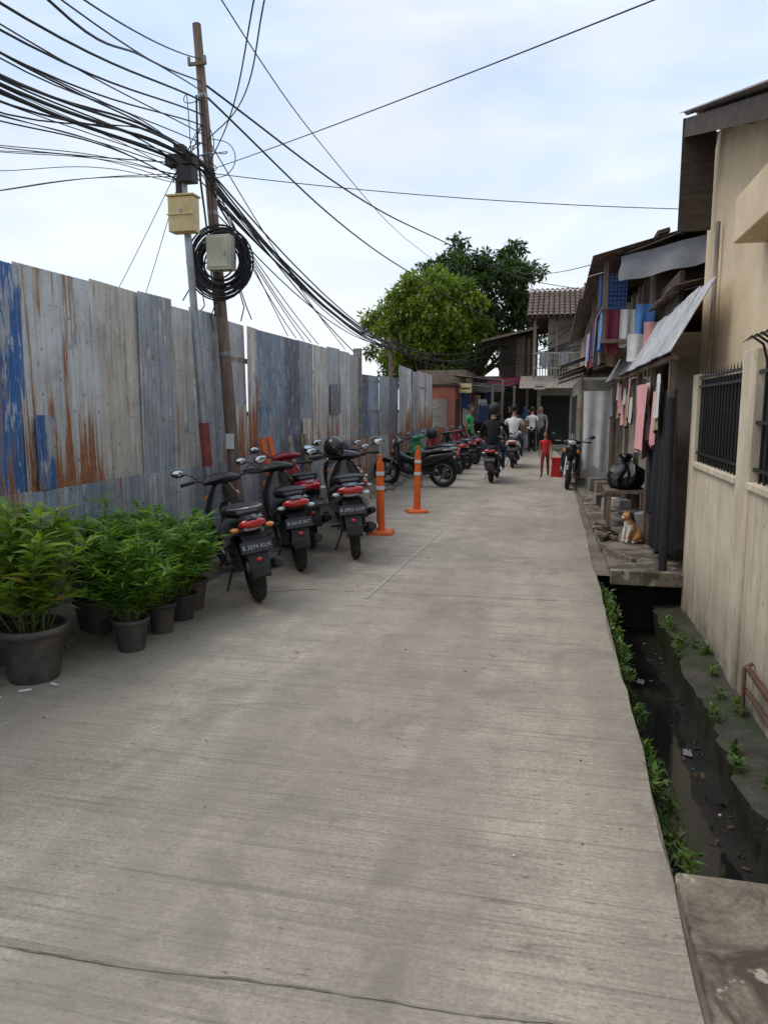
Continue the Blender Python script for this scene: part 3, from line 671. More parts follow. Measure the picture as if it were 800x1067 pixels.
helmet((-2.85,9.85,1.03),BLACKM,.2)
helmet((-2.75,17.2,1.02),BLACKM,.2)
# ------------------------------------------------------------------ delineator posts
def post(x,y,h):
    mb=MB(); mb.loftax('z',[(0,0,.17,.17),(.03,0,.17,.17),(.05,0,.09,.09)],ORANGE,e=6,n=20)
    mb.tube([(0,0,.04),(0,0,h)],[.055,.045],ORANGE,14); mb.tube([(0,0,h),(0,0,h+.05)],[.03,.022],ORANGE,12)
    mb.torus((0,0,h+.06),.03,.01,ORANGE,ax='y',nu=14,nv=6)
    for z in (.62,.82): mb.cyl((0,0,z*h),(0,0,z*h+.05),.0565-.004*z,.0562-.004*z,REFL,14,False)
    o=mb.obj('delineator_post'); o.location=(x,y,.004); o.rotation_euler=(R(-.02,.02),R(-.02,.02),R(0,1))
post(-2.12,9.15,.92); post(-2.02,11.2,.93)
mb=MB()
for y in (8.9,9.15,9.9,10.4,10.6): mb.box((FX+.22,y,.6+R(0,.1)),(.03,.12,1.25),random.choice([WOODM,WOODG,ORANGE]),(0,-.2,R(-.1,.1)))
mb.obj('leaning_planks')
# ------------------------------------------------------------------ potted plants
M_STEM=M('green_stem',(.08,.10,.03),.7,.2)
def potted(x,y,r,h,ph,spread,n,ll,lw,cA,cB,stems=14,droop=.3):
    e=wempty('potted_plant',(x,y,0)); mb=MB()
    rings=[]
    for (rr,z) in [(.72,0),(.95,h*.8),(.98,h*.86),(1.07,h*.87),(1.08,h),(.98,h),(.93,h*.88)]:
        rings.append([Vector((x+r*rr*math.cos(t),y+r*rr*math.sin(t),z+.004)) for t in np.linspace(0,2*math.pi,24,endpoint=False)])
    mb.loft(rings,POT,caps=False); mb.add(rings[0],[tuple(range(24))],POT); mb.add(rings[-1],[tuple(range(24))],SOIL)
    mb.obj('pot',e)
    mb=MB();B=[];D=[];Ln=[];Wd=[];C=[]
    per=n//stems
    for s_ in range(stems):
        a=R(0,6.28); rr=r*.6*random.random()
        p0=Vector((x+rr*math.cos(a),y+rr*math.sin(a),h*.88)); sp=spread*math.sqrt(random.random()); H=ph*R(.5,1.1)*(1-.25*sp/spread)
        p2=Vector((x+math.cos(a)*sp,y+math.sin(a)*sp,h*.88+H)); p2.x=max(p2.x,FX+.12); p1=p0.lerp(p2,.5)+Vector((0,0,.12*H))
        mb.tube([p0,p1,p2],[.007,.005,.003],M_STEM,5)
        for k in range(per):
            t=random.random()**.7; t=.12+.88*t
            p=p0*(1-t)**2+p1*2*t*(1-t)+p2*t*t; aa=R(0,6.28)
            B.append(p); D.append((math.cos(aa),math.sin(aa),R(-.2,.9)*(1.0-droop)+ .25)); Ln.append(ll*R(.5,1.3)); Wd.append(lw*R(.7,1.2))
            u=min(1,max(0,.6*t*random.random()+.5*random.random())); c=[a_*(1-u)+b_*u for a_,b_ in zip(cA,cB)]
            if random.random()<.02: c=(.35,.28,.05)
            C.append(c)
    mb.obj('stems',e); leaves_obj('leaves',B,D,Ln,Wd,C,e)
potted(-2.98,3.68,.195,.33,.78,.38,1000,.155,.045,(.06,.13,.018),(.30,.42,.06),24)
potted(-3.35,3.75,.16,.30,.82,.38,900,.15,.045,(.06,.13,.018),(.25,.36,.06),20)
G0=(.045,.12,.018);G9=(.22,.40,.05)
potted(-2.70,4.28,.115,.22,.62,.32,2300,.13,.020,G0,G9,32)
potted(-2.70,4.68,.10,.22,.66,.29,1900,.12,.020,G0,G9,30)
potted(-2.72,5.02,.11,.20,.72,.30,2200,.11,.024,G0,G9,32)
potted(-2.80,5.32,.13,.24,.62,.28,2200,.09,.028,G0,G9,32)
potted(-3.15,4.55,.14,.26,.74,.36,2200,.13,.022,G0,G9,30)
potted(-3.15,5.25,.14,.26,.68,.32,1800,.12,.022,G0,G9,30)
def weeds(name,pts,n,hmax,cA,cB):
    B=[];D=[];Ln=[];Wd=[];C=[]
    for (x,y,z,s) in pts:
        for k in range(n):
            a=R(0,6.28);q_=R(0,s); B.append((x+q_*math.cos(a)*.6,y+q_*math.sin(a),z+R(0,hmax*.6))); D.append((R(-1,1),R(-1,1),R(0,1.2))); Ln.append(R(.02,.07)*(hmax/.15)**.4); Wd.append(R(.008,.024)); u=random.random(); C.append([p*(1-u)+q2*u for p,q2 in zip(cA,cB)])
    leaves_obj(name,B,D,Ln,Wd,C)
pts=[]
for i in range(70):
    y=random.choice([R(2.6,7.2),R(4.6,7.2)]); pts.append((.46+R(-.01,.07),y,-.16+R(-.22,.1),R(.03,.13)))
for i in range(40): pts.append((R(.48,.66),R(2.7,7.1),-.58+R(0,.12),R(.03,.12)))
for i in range(20): pts.append((R(1.0,1.22),R(3.0,7.1),-.31,R(.02,.08)))
weeds('ditch_weeds',pts,46,.13,(.03,.065,.012),(.14,.24,.035))
pts=[(R(FX+.1,FX+.35),R(2.5,9),.05,R(.05,.15)) for i in range(22)]
weeds('verge_weeds',pts,30,.15,(.05,.09,.015),(.15,.22,.04))
# ------------------------------------------------------------------ beige house
e=wempty('beige_house',(2.5,6,0)); mb=MB()
zf=lambda y:3.67+.31*(y-5.7)
EX=1.14
mb.add([(1.47,1.0,-.3),(1.47,8.4,-.3),(1.47,8.4,3.95),(1.47,8.0,zf(8.0)-.06),(1.47,1.0,zf(1.0)-.06)],[(4,3,2,1,0)],CREAM)
mb.quad((1.47,8.4,-.1),(5,8.4,-.1),(5,8.4,3.95),(1.47,8.4,3.95),CREAM)
mb.obj('walls',e)
mb=MB(); mb.bb(1.25,1.468,1.2,6.1,2.80,3.12,CREAM); mb.obj('concrete_canopy',e,bevel=.01)
mb=MB(); mb.col=(.12,.085,.065,.5)
mb.corr((EX-.04,.5,zf(.5)+.02),(4.2,0,0),(0,7.6,7.6*.31),.1,.018,SHEET,4)
mb.obj('roof_sheet',e)
mb=MB()
mb.add([(EX,.5,zf(.5)-.03),(5,.5,zf(.5)-.03),(5,8.1,zf(8.1)-.03),(EX,8.1,zf(8.1)-.03)],[(0,1,2,3)],DARKR)
mb.add([(EX,.5,zf(.5)-.028),(EX,8.1,zf(8.1)-.028),(EX,8.1,zf(8.1)-.2),(EX,.5,zf(.5)-.14)],[(0,1,2,3)],WOODD)
for y in np.arange(1,8,.8): mb.bb(EX+.01,1.46,y,y+.05,zf(y)-.14,zf(y)-.05,WOODD)
mb.bb(EX-.01,1.43,8.0,8.04,3.32,zf(8.05)-.04,WOODD); mb.bb(1.43,1.9,8.41,8.44,3.5,4.35,WOODD)
mb.obj('eaves',e)
mb=MB(); mb.tube([(1.42,7.6,0),(1.42,7.6,3.3)],.022,PLAST,10); mb.obj('downpipe',e)
e=wempty('boundary_wall',(1.3,5,0)); mb=MB()
mb.bb(1.25,1.36,1.0,7.25,-.32,1.08,WALL)
mb.bb(1.235,1.38,5.15,5.5,-.32,1.98,WALL); mb.bb(1.235,1.38,7.1,7.32,-.32,1.9,WALL)
mb.bb(1.22,1.40,1.0,5.148,1.081,1.13,WALL); mb.bb(1.22,1.40,5.502,7.098,1.081,1.13,WALL)
mb.obj('wall',e,bevel=.008)
mb=MB()
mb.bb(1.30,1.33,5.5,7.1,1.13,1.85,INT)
for y in np.arange(5.56,7.1,.105): mb.cyl((1.265,y,1.12),(1.265,y,1.85),.009,.009,IRON,6)
for z in (1.2,1.78,1.86): mb.bb(1.252,1.278,5.5,7.1,z,z+.02,IRON)
for y in np.arange(5.56,7.1,.105):
    mb.cyl((1.265,y,1.86),(1.265,y,1.93),.009,.001,IRON,6)
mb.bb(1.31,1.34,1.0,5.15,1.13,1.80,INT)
for y in np.arange(1.0,5.12,.115):
    mb.tube([(1.27,y,1.12),(1.27,y,1.88),(1.24,y,1.99),(1.17,y,2.04),(1.12,y,2.0)],[.009,.009,.009,.008,.002],IRON,6)
for z in (1.2,1.5,1.82): mb.bb(1.256,1.284,1.0,5.15,z,z+.022,IRON)
mb.obj('iron_grille',e)
mb=MB(); mb.tube([(1.21,4.75,.02),(1.21,3.2,-.02)],.018,RUSTD,8); mb.tube([(1.21,4.75,-.12),(1.21,3.2,-.15)],.014,RUSTD,8); mb.tube([(1.24,4.75,.05),(1.19,4.75,.02),(1.19,4.72,-.27)],.014,RUSTD,8); mb.obj('rusty_pipe',e)
# ------------------------------------------------------------------ right shacks
e=wempty('corrugated_shack',(1.6,10,0)); mb=MB()
mb.bb(1.9,2.0,8.6,16,0,4.0,WOODD)
mb.bb(1.2,1.9,8.52,8.58,0,2.4,PLAST)
mb.bb(1.35,1.40,8.6,10.0,.05,1.3,WOODM); mb.bb(1.35,1.40,10.9,12.4,.05,1.0,WOODG); mb.bb(1.30,1.36,12.4,14.8,.05,2.1,PLAST)
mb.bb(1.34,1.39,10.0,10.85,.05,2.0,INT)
for y in (7.55,9.0,10.4,11.8,13.3,14.9): mb.bb(1.06,1.12,y,y+.06,.05,2.10,WOODM)
mb.bb(1.05,1.11,7.4,15.4,2.05,2.10,WOODM)
for k in range(14): mb.bb(1.5,1.85,8.8+k*.45,9.05+k*.45,.05+R(0,.2),.4+R(0,1.0),random.choice([WOODM,INT,BLUEP,PLAST,WOODD,STEEL]))
mb.obj('frame',e)
mb=MB()
for k,y in enumerate(np.arange(7.0,15.3,.72)):
    j=R(.8,1.15); mb.col=(.46*j,.46*j,.47*j,R(0,.35)); mb.corr((.98+.006*(k%2),y,2.10+.01*(k%2)),(0,.80,R(-.01,.01)),(.34,0,.62+R(-.03,.03)),.076,.010,SHEET,2)
mb.obj('awning',e)
mb=MB()
mb.bb(1.35,1.40,9.2,10.9,2.62,3.15,WOODD)
for k in range(13): mb.bb(1.28,1.31,10.9+k*.27,11.15+k*.27,2.5,3.5+R(-.05,.1),random.choice([WOODD,WOODM,WOODG]))
mb.bb(1.3,3,10.86,10.9,2.5,3.7,WOODD)
mb.bb(1.5,2.1,10.83,10.85,2.75,3.3,BRICKR)
for y in (11.0,12.6,14.2): mb.bb(.62,.68,y,y+.06,2.55,3.65,WOODM)
mb.bb(.6,1.3,10.9,14.6,2.50,2.55,WOODM); mb.bb(.60,.63,10.9,14.4,2.95,3.0,WOODM)
mb.obj('upper_storey',e)
mb=MB(); mb.col=(.12,.08,.06,.7)
for k in range(5): mb.corr((.45,10.6+k*.8,3.62+R(-.02,.02)),(0,.84,0),(2.4,0,.62),.076,.01,SHEET,2)
for k in range(4): mb.corr((1.2,8.7+k*.5,2.85+R(0,.08)),(0,.55,0),(1.6,0,.35),.076,.01,SHEET,2)
for k in range(6):
    x=R(.8,2.4); mb.box((x,R(10.8,13),3.62+(x-.45)*.258+.045),(R(.1,.4),R(.3,.8),.05),random.choice([WOODM,WOODD,PLAST]),(0,-.253,0))
mb.obj('upper_roof',e)
mb=MB(); mb.cloth((.8,10.7,3.60),(1.3,0,.3),(.0,-.15,-.36),.03,GRY,freq=2); mb.obj('grey_tarpaulin')
mb=MB(); 
for z in np.arange(3.02,3.5,.06): mb.bb(.60,.95,11.3,11.32,z,z+.02,BLUEP)
for x in np.arange(.60,.96,.05): mb.bb(x,x+.012,11.29,11.33,3.0,3.5,BLUEP); mb.bb(x,x+.012,11.69,11.7,3.0,3.5,BLUEP)
for y in np.arange(11.3,11.7,.06): mb.bb(.595,.605,y,y+.015,3.0,3.5,BLUEP)
mb.bb(.6,.95,11.3,11.7,3.0,3.02,BLUEP); mb.obj('blue_wire_crate')
mb=MB()
for (x,y,z,w,h,m) in [(.58,12.6,2.98,.35,.75,MAR),(.58,12.1,2.98,.35,.6,NAVY),(.58,11.6,2.95,.3,.7,GRY),(.58,13.1,2.98,.4,.8,BLK),(.58,13.7,2.9,.4,.5,BLUEC),(.62,11.0,2.96,.35,.55,BLUEC),(.58,14.2,2.95,.4,.6,PINK)]:
    mb.cloth((x,y,z),(0,w,0),(0,0,-h),.03,m,freq=1.5)
for (x,y,z,w,h,m) in [(.66,11.0,2.96,.22,.6,MAR),(.86,11.0,2.96,.2,.5,WHT),(1.05,10.8,3.0,.25,.45,BLUEC),(.62,12.0,2.96,.3,.7,KHAKI),(.95,10.75,2.6,.3,.35,WHT),(1.15,10.7,2.75,.3,.4,PINK)]:
    mb.cloth((x,y,z),(w,.05,0),(0,0,-h),.03,m,freq=1.5)
mb.cyl((.58,10.9,3.0),(.58,14.4,3.0),.006,.006,CABLE,6); mb.obj('hanging_laundry')
mb=MB(); mb.cloth((1.0,8.6,1.88),(0.02,1.5,0),(0,0,-.8),.04,PINK,freq=1.6); mb.obj('pink_towel')
mb=MB(); mb.cloth((1.12,7.36,1.78),(-.04,1.1,0),(0,0,-1.62),.04,BLK,nv=12,freq=3); mb.cloth((1.1,8.45,1.75),(-.02,.55,0),(0,0,-1.3),.03,BLK,freq=2); mb.obj('black_curtain')
mb=MB(); mb.tube([(1.06,7.35,.05),(1.06,7.35,1.7)],.04,BLACKM,10); mb.obj('drain_pipe')
# crumpled bin bag: squat irregular lump with a knotted neck
mb=MB(); bagr=[]
for j,(rr,z) in enumerate([(.10,.545),(.20,.56),(.26,.62),(.27,.70),(.24,.78),(.17,.85),(.08,.89),(.035,.91),(.06,.95),(.10,.98)]):
    ring=[]
    for a in np.linspace(0,2*math.pi,28,endpoint=False):
        k=1+.10*math.sin(3*a+j*.5)+.08*math.sin(7*a-j*.9)+.05*math.sin(13*a+j)
        ring.append(Vector((.95+rr*k*math.cos(a)*.9+.04*(z-.5),10.35+rr*k*math.sin(a)*1.2,z+.025*math.sin(5*a+j))))
    bagr.append(ring)
mb.loft(bagr,BAG,smooth=False); mb.obj('rubbish_bag')
mb=MB()
mb.bb(.7,1.2,10.0,10.7,.50,.54,WOODM)
for x in(.72,1.14):
    for y in(10.02,10.6): mb.bb(x,x+.05,y,y+.05,.04,.499,WOODM)
mb.bb(.75,1.15,10.1,10.5,.24,.27,WOODG); mb.obj('wooden_bench')
mb=MB()
for k in range(34): 
    s=R(.06,.26); mb.box((R(.75,1.3),R(10.9,15.5),.05+s*.5),(s,s*R(.6,1.3),s),random.choice([WOODM,PLAST,STEEL,BLACKM,WOODG,WOODD,INT]),(0,0,R(0,1.5)),.9)
for k in range(9):
    y=R(7.6,10.2); mb.box((R(.6,.72),y,.08),(.05,R(.3,.7),.04),random.choice([WOODM,WOODD,WOODG]),(0,0,R(-.5,.5)))
mb.tube([(1.2,9.6,.06),(1.15,9.6,.32)],[.12,.14],GRY,14)
mb.obj('stacked_household_clutter')
mb=MB()
for k in range(26):
    y=R(7.8,14.8); z=R(1.6,2.05); x=1.04; t=random.random()
    if t<.65: mb.cloth((x,y,z),(0,R(.12,.34),0),(0,0,-R(.25,.6)),.02,random.choice([GRY,WHT,WHT,NAVY,KHAKI,PINK,MAR]),nu=8,nv=5,freq=1.3)
    else: mb.tube([(x,y,z-.3),(x,y,2.06)],.010,WOODM,6)
mb.obj('hanging_household_goods')
# white board stall at y=16
e=wempty('street_stall',(.9,16.5,0)); mb=MB()
mb.bb(.58,1.2,16.5,16.53,.1,1.85,WHT); mb.bb(.56,.6,16.46,16.499,0,2.3,WOODM); mb.bb(1.2,1.24,16.46,16.499,0,2.3,WOODM); mb.bb(.58,1.2,16.49,16.499,.9,.93,WOODG)
mb.bb(.5,1.9,16.54,22,0.05,2.2,PLAST); 
for k in range(7): mb.bb(.49,.50,16.7+k*.75,17.2+k*.75,.4+R(0,.6),1.9,random.choice([INT,BLUEP,WOODD,INT,WOODM]))
mb.cloth((.60,15.9,1.95),(.55,.0,0),(0,0,-1.6),.03,WHT,freq=2)
mb.obj('stall_body',e)
mb=MB()
for (y,z,c,ru) in [(15.2,2.35,(.12,.11,.10),.6),(16.3,2.5,(.2,.19,.18),.5),(17.7,2.3,(.1,.09,.09),.5),(19.3,2.45,(.16,.13,.12),.6),(21,2.3,(.22,.2,.18),.5),(22.6,2.5,(.1,.1,.1),.5),(24.5,2.4,(.18,.15,.14),.6)]:
    mb.col=(*c,ru); mb.corr((.1 if y>16 else .7,y,z),(0,1.6,0),(1.3,0,.45),.1,.014,SHEET,2)
mb.obj('canopies',e)
mb=MB()
mb.bb(.75,3,15.2,24,2.55,3.6,WOODD)
for k in range(22): mb.bb(.73,.75,15.25+k*.4,15.6+k*.4,2.7,3.5+R(-.1,.2),random.choice([WOODM,WOODG,WOODD,PLAST]))
for k in range(12): mb.bb(.75+k*.18,.91+k*.18,15.18,15.2,2.6,3.55+R(-.1,.1),random.choice([WOODD,WOODM,WOODG]))
mb.col=(.12,.09,.08,.7)
mb.corr((.4,14.9,3.65),(0,9.4,0),(2.4,0,.6),.1,.014,SHEET,2)
mb.obj('upper_storey',e)
e=wempty('two_storey_house',(1,31,0)); mb=MB()
mb.bb(-.65,4,30,38,0,2.5,PLAST); mb.bb(-.85,4,29.4,38,2.6,2.75,WOODG); mb.bb(-.3,4,30.2,38,2.75,5.2,PLAST)
mb.bb(-.5,.6,29.97,30,.2,2.1,INT); mb.bb(.8,1.3,29.97,30,.9,2.0,INT)
mb.obj('walls',e)
mb=MB()
for k in range(24): mb.bb(-.8+k*.105,-.76+k*.105,29.42,29.45,2.75,3.65,WOODG)
mb.bb(-.85,1.8,29.40,29.46,3.652,3.72,WOODG); mb.bb(-.85,1.8,29.40,29.415,3.1,3.15,WOODG)
for k in range(4): mb.bb(-.82+k*.8,-.74+k*.8,29.46,29.54,2.75,5.0,WOODM)
for k in range(12): mb.bb(-.1,1.3,30.15,30.2,3.75+k*.09,3.8+k*.09,WOODG)
mb.bb(-.1,.5,30.16,30.21,2.9,3.7,INT); mb.bb(.9,1.3,30.16,30.21,3.1,3.7,INT)
for k in range(9): mb.bb(-.845,-.80,29.5+k*.8,29.6+k*.8,2.75,4.9,WOODG)
mb.cloth((-.6,29.36,3.66),(.4,0,0),(0,0,-.5),.03,GRY); mb.cloth((.1,29.36,3.66),(.4,0,0),(0,0,-.5),.03,GRY)
mb.obj('balcony',e)
mb=MB()
for j in range(9):
    y=29.0+j*.35;z=5.0+j*.16
    for k in range(26): 
        x=-1.0+k*.2; mb.tube([(x,y,z),(x,y+.38,z+.14)],[.1,.1],TILE,6,False)
mb.add([(-1.1,29.0,4.97),(4.2,29.0,4.97),(4.2,32.2,6.4),(-1.1,32.2,6.4)],[(0,1,2,3)],TILE)
mb.add([(-1.1,35.4,4.97),(4.2,35.4,4.97),(4.2,32.2,6.4),(-1.1,32.2,6.4)],[(0,1,2,3)],TILE)
mb.obj('tiled_roof',e)
mb=MB(); mb.col=(.34,.30,.25,.4); mb.corr((-1.3,28.6,2.35),(2.6,0,0),(0,1.4,.5),.1,.015,SHEET,2); mb.obj('shop_awning',e)
e=wempty('wooden_house',(-2,32,0)); mb=MB()
mb.bb(-2.3,-.9,32,37,2.9,4.6,WOODD); mb.bb(-5,-3.2,27.5,37,0,3.0,WOODM)
for k in range(12): mb.bb(-2.28+k*.115,-2.18+k*.115,31.96,32,2.9,4.4+R(0,.2),random.choice([WOODD,WOODM,WOODD]))
for x in(-2.3,-1.0): mb.bb(x,x+.1,31.9,31.95,0,3,WOODM)
mb.add([(-3.0,31.3,4.4),(-.7,31.3,4.9),(-.7,37,5.1),(-3.0,37,4.6)],[(0,1,2,3)],DARKR); mb.add([(-3.0,31.3,4.3),(-.7,31.3,4.8),(-.7,31.3,4.9),(-3.0,31.3,4.4)],[(0,1,2,3)],WOODM)
mb.obj('upper_floor',e)
mb=MB()
for (x0,x1,y,z,c) in [(-3.4,-1.9,24.3,2.45,(.08,.07,.07)),(-3.5,-1.7,26,2.75,(.14,.12,.11)),(-3.6,-1.4,28,2.6,(.09,.09,.10)),(-3.6,-1.0,30,2.9,(.12,.1,.09)),(-3.6,-.4,32,2.7,(.07,.06,.06)),(-3.6,-.4,33.5,2.5,(.07,.06,.06))]:
    mb.col=(*c,.3); mb.corr((x0,y,z),(0,1.8,0),(x1-x0,0,-.2),.1,.015,SHEET,2); mb.bb(x1-.08,x1,y,y+.08,0,z-.2,WOODM)
mb.bb(-3.8,.5,38,38.1,0,3.2,INT)
mb.cloth((-3.0,27.9,2.5),(1.2,0,0),(0,.0,-.3),.03,GRY); mb.cloth((-2.6,29.9,2.8),(1.5,0,0),(0,.0,-.3),.03,MAR)
mb.obj('market_canopies',e)
mb=MB()
for (x,y,z,w,h,m) in [(-2.2,27.95,2.2,.4,.25,PLAST),(-3.0,24.2,2.1,.4,.3,YEL),(-.75,28.55,2.3,.4,.22,PLAST)]:
    mb.bb(x,x+w,y,y+.02,z,z+h,m); mb.bb(x+.05,x+w-.05,y-.004,y-.001,z+h*.4,z+h*.55,BLK)
mb.obj('shop_sign')
e=wempty('red_shopfront',(-3.6,24.5,0)); mb=MB()
mb.bb(-4.6,-3.1,23.5,27.4,0,2.3,BRICKR); mb.bb(-3.099,-3.09,24,25.1,0,1.9,WOODD); mb.bb(-3.099,-3.09,25.6,26.6,.8,1.7,INT); mb.bb(-4.7,-2.95,23.4,27.5,2.3,2.36,DARKR)
mb.bb(-3.9,-3.3,23.49,23.5,1.0,1.9,WOODG)
mb.obj('walls',e)
mb=MB()
for k in range(30):
    s=R(.15,.4); mb.box((R(-3.1,-2.4),R(23.5,31),.0+s*.5),(s,s,s),random.choice([WOODM,GREENP,MAR,NAVY,PLAST,ORANGE,WOODD,WOODD]),(0,0,R(0,1)),.9)
for k in range(16): mb.cloth((R(-3.2,-2.3),R(24,31),R(1.5,2.3)),(R(.2,.35),.05,0),(0,0,-R(.3,.6)),.03,random.choice([WHT,MAR,GRN,NAVY,KHAKI,MAR,GRY]),nu=8,nv=5)
mb.obj('market_goods')
mb=MB()
mb.tube([(.12,17.9,.0),(.12,17.9,.42)],[.15,.13],REDC,14); mb.bb(-.02,.26,17.76,18.04,.42,.45,REDC); mb.obj('red_plastic_stool')
# ------------------------------------------------------------------ people
def skin_figure(name,verts,edges,labels,mats,parent,sub=1):
    me=bpy.data.meshes.new(name); me.from_pydata([v[:3] for v in verts],edges,[]); o=link(bpy.data.objects.new(name,me))
    m=o.modifiers.new('s','SKIN'); m.use_smooth_shade=True
    sk=me.skin_vertices[0].data
    for i,v in enumerate(verts): sk[i].radius=(v[3],v[4] if len(v)>4 else v[3]); sk[i].use_root=(i==0)
    ss=o.modifiers.new('u','SUBSURF'); ss.levels=sub; ss.render_levels=sub
    bpy.context.view_layer.update()
    nm=bpy.data.meshes.new_from_object(o.evaluated_get(bpy.context.evaluated_depsgraph_get()))
    bpy.data.objects.remove(o)
    ml=[]; 
    for l in labels:
        if mats[l] not in ml: ml.append(mats[l])
    nm.materials.clear()
    for x in ml: nm.materials.append(x)
    V=[Vector(v[:3]) for v in verts]
    for p in nm.polygons:
        best=1e9;bi=0;c=p.center
        for (a,b),l in zip(edges,labels):
            A_=V[a];d=V[b]-A_;t=max(0,min(1,(c-A_).dot(d)/max(d.length_squared,1e-9))); dd=(c-(A_+d*t)).length-(verts[a][3]*(1-t)+verts[b][3]*t)
            if dd<best: best=dd;bi=ml.index(mats[l])
        p.material_index=bi; p.use_smooth=True
    o=link(bpy.data.objects.new(name,nm)); o.parent=parent; return o
def person(loc,head,pose,top,bottom,scale=1.0,hel=None,skirt=None,long_sleeve=False,nm='person',hijab=None):
    rz=math.atan2(-head[0],head[1]); e=empty(nm,loc,(0,0,rz),scale)
    if pose=='ride':
        P=dict(pel=(0,0,.85),wai=(0,.03,1.0),che=(0,.07,1.20),nb=(0,.09,1.36),nk=(0,.11,1.44),hd=(0,.13,1.57),
          hip=(.10,.03,.83),kne=(.20,.43,.74),ank=(.19,.38,.35),toe=(.2,.53,.30),sh=(.18,.09,1.31),elb=(.30,.27,1.08),wri=(.29,.49,.98),pal=(.285,.56,.97),fd=(0,.7,-.7)); st=0
    else:
        P=dict(pel=(0,0,.95),wai=(0,0,1.09),che=(0,.0,1.29),nb=(0,-.01,1.44),nk=(0,0,1.51),hd=(0,.02,1.63),
          hip=(.09,0,.90),kne=(.10,.03,.50),ank=(.10,-.02,.09),toe=(.12,.14,.04),sh=(.18,0,1.39),elb=(.24,-.03,1.12),wri=(.25,.05,.88),pal=(.255,.07,.81),fd=(0,.15,-1)); st=.0
        if pose=='walk': st=.18
    v=[];ed=[];lb=[]
    def a(p,r,r2=None): v.append((*p,r,r2 or r)); return len(v)-1
    def cn(i,j,l): ed.append((i,j)); lb.append(l)
    pe=a(P['pel'],.135,.105);wa=a(P['wai'],.125,.095);ch=a(P['che'],.155,.11);nb=a(P['nb'],.075);nk=a(P['nk'],.052);hd=a(P['hd'],.06)
    cn(pe,wa,'top');cn(wa,ch,'top');cn(ch,nb,'top');cn(nb,nk,'skin');cn(nk,hd,'skin')
    for s_ in(-1,1):
        def m(k,dy=0,dz=0): p=P[k]; return (p[0]*s_,p[1]+dy,p[2]+dz)
        w=st*s_
        h=a(m('hip'),.09);k=a(m('kne',w*.6),.062);an=a(m('ank',w*1.3,abs(w)*.15 if w<0 else 0),.042);to=a(m('toe',w*1.3,abs(w)*.1 if w<0 else 0),.036)
        cn(pe,h,'bot');cn(h,k,'bot');cn(k,an,'bot');cn(an,to,'shoe')
        sh=a(m('sh'),.058);el=a(m('elb',-w*.5),.043);wr=a(m('wri',-w),.028);pa=a(m('pal',-w),.03,.018)
        md=a([ (x+y_)/2 for x,y_ in zip(m('sh'),m('elb',-w*.5))],.05)
        cn(ch,sh,'top');cn(sh,md,'top');cn(md,el,'top' if long_sleeve else 'skin');cn(el,wr,'top' if long_sleeve else 'skin');cn(wr,pa,'skin')
        fd=Vector(P['fd']).normalized(); pp=Vector(m('pal',-w)); sd=Vector((1,0,0)) if pose=='ride' else Vector((0,1,0))
        for q_ in range(4):
            b0=pp+sd*(-.024+.016*q_)+fd*.03; L1=[.036,.042,.04,.032][q_]
            f1=a(b0,.009);f2=a(b0+fd*L1+Vector((-s_*.006,0,0)),.008);f3=a(b0+fd*L1*1.7+Vector((-s_*.02,-.01 if pose=='ride' else 0,-.008)),.007)
            cn(pa,f1,'skin');cn(f1,f2,'skin');cn(f2,f3,'skin')
        t0=pp+(Vector((-s_*.03,0,0)) if pose=='ride' else Vector((0,.03,.0))); t1=a(t0,.010);t2=a(t0+fd*.03+Vector((-s_*.015,.012,0)),.009); cn(pa,t1,'skin');cn(t1,t2,'skin')
    skin_figure('body',v,ed,lb,{'top':top,'bot':bottom,'skin':SKIN,'shoe':SHOE},e)
    mb=MB(); H=Vector(P['hd'])+Vector((0,.01,.02))
    mb.ell(H,(.076,.095,.118),SKIN,16,12); mb.ell(H+Vector((0,.035,-.075)),(.045,.05,.045),SKIN)
    mb.ell(H+Vector((0,.097,-.02)),(.014,.02,.025),SKIN,8,6)
    for s_ in(-1,1): mb.ell(H+Vector((s_*.03,.085,.012)),(.015,.009,.009),WHT,8,6); mb.ell(H+Vector((s_*.03,.092,.012)),(.007,.005,.008),HAIR,8,6); mb.ell(H+Vector((s_*.078,.0,-.01)),(.01,.02,.03),SKIN,8,6); mb.ell(H+Vector((s_*.03,.088,.032)),(.018,.006,.004),HAIR,8,4)
    mb.ell(H+Vector((0,.09,-.06)),(.024,.008,.007),MAR,8,4)
    mb.obj('head',e)
    mb=MB()
    if hel:
        mb.ell(H+Vector((0,-.005,.02)),(.125,.145,.14),hel,18,12,zmin=-.8); mb.ell(H+Vector((0,.045,.0)),(.11,.11,.07),BLACK,14,8); mb.obj('helmet',e)
    elif hijab:
        mb.ell(H+Vector((0,-.02,.015)),(.095,.105,.13),hijab,16,10); mb.loftax('z',[(H.z-.3,H.y-.03,.19,.13),(H.z-.18,H.y-.02,.13,.11),(H.z-.08,H.y-.02,.09,.09)],hijab); mb.obj('headscarf',e)
    else:
        mb.ell(H+Vector((0,-.018,.028)),(.085,.098,.115),HAIR,16,10,rot=(.25,0,0)); mb.obj('hair',e)
    if skirt:
        mb=MB(); mb.loftax('z',[(.15,0,.24,.2),(.55,0,.19,.16),(.95,0,.14,.11)],skirt); mb.obj('skirt',e)
    return e
person((-1.275,16.33,-.02),(.03,1),'ride',BLK,NAVY,1.0,hel=BLACKM,long_sleeve=True,nm='motorcycle_rider')
person((-1.045,20.53,-.02),(.02,1),'ride',WHT,NAVY,1.0,nm='motorcycle_rider')
person((-.16,17.7,.006),(-.1,-1),'walk',REDC,MAR,.60,nm='child')
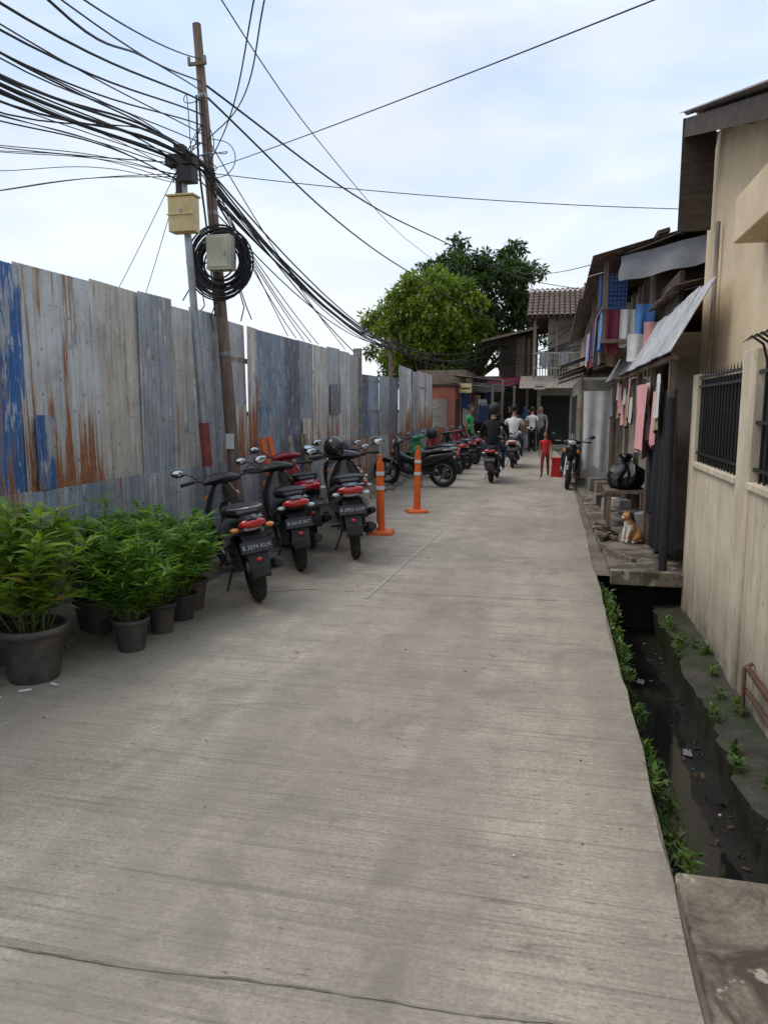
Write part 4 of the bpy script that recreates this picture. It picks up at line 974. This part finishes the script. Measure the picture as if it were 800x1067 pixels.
for (x,y,d,t,b,s,hj,ps) in [(-.75,27.6,(.2,1),WHT,BLK,.93,None,'stand'),(-1.05,28.3,(.3,.9),KHAKI,NAVY,.92,NAVY,'walk'),(-1.4,28.0,(0,1),NAVY,BLK,.95,None,'walk'),(-.45,28.6,(-.4,-1),GRY,BLK,.95,None,'stand'),(-1.7,29.5,(0,-1),BLK,KHAKI,.97,None,'stand'),(-.95,30.2,(0,1),MAR,BLK,.98,None,'walk'),(-2.45,22.4,(.9,-.3),GRN,BLK,.95,None,'stand')]:
    person((x,y,.006),d,ps,t,b,s,hijab=hj,skirt=(GRY if hj else None),nm='pedestrian')
# ------------------------------------------------------------------ cat
CATO=M('ginger_fur',(.60,.27,.10),.9,.25,18,bmp=.4); CATW=M('white_fur',(.75,.69,.60),.9,.1,20,bmp=.4)
e=empty('cat',(.93,8.9,.055),(0,0,math.radians(125)),1.1)
v=[(0,-.09,.075,.062,.066),(0,-.03,.13,.058,.06),(0,.03,.185,.048,.05),(0,.055,.23,.034),(0,.075,.262,.036)]
ed=[(0,1),(1,2),(2,3),(3,4)]
lb=['o','o','o','o']
def av(p): v.append(p); return len(v)-1
for s_ in(-1,1):
    a1=av((s_*.035,.06,.15,.028));a2=av((s_*.032,.085,.075,.017));a3=av((s_*.03,.085,.02,.014));a4=av((s_*.03,.11,.012,.016)); ed+=[(2,a1),(a1,a2),(a2,a3),(a3,a4)];lb+=['w','w','w','w']
    b1=av((s_*.06,-.03,.07,.042));b2=av((s_*.065,.03,.04,.022));b3=av((s_*.06,-.02,.018,.016));b4=av((s_*.06,.05,.013,.016)); ed+=[(0,b1),(b1,b2),(b2,b3),(b3,b4)];lb+=['o','o','o','w']
t1=av((.03,-.15,.03,.02));t2=av((.10,-.13,.018,.016));t3=av((.14,-.05,.016,.015));t4=av((.13,.03,.016,.012)); ed+=[(0,t1),(t1,t2),(t2,t3),(t3,t4)];lb+=['o']*4
skin_figure('body',v,ed,lb,{'o':CATO,'w':CATW},e,2)
mb=MB(); mb.ell((0,.085,.285),(.043,.042,.038),CATO,14,10); mb.ell((0,.122,.272),(.022,.018,.016),CATW,10,8); mb.ell((0,.139,.278),(.006,.005,.004),PINK,8,6); mb.ell((0,.075,.20),(.032,.025,.05),CATW,10,8)
for s_ in(-1,1): mb.loftax('z',[(.31,.08,.016,.010),(.332,.078,.009,.006),(.348,.076,.002,.002)],CATO,x=s_*.026,n=8,e=2); mb.ell((s_*.017,.121,.292),(.007,.005,.007),HAIR,8,6)
mb.obj('head',e)
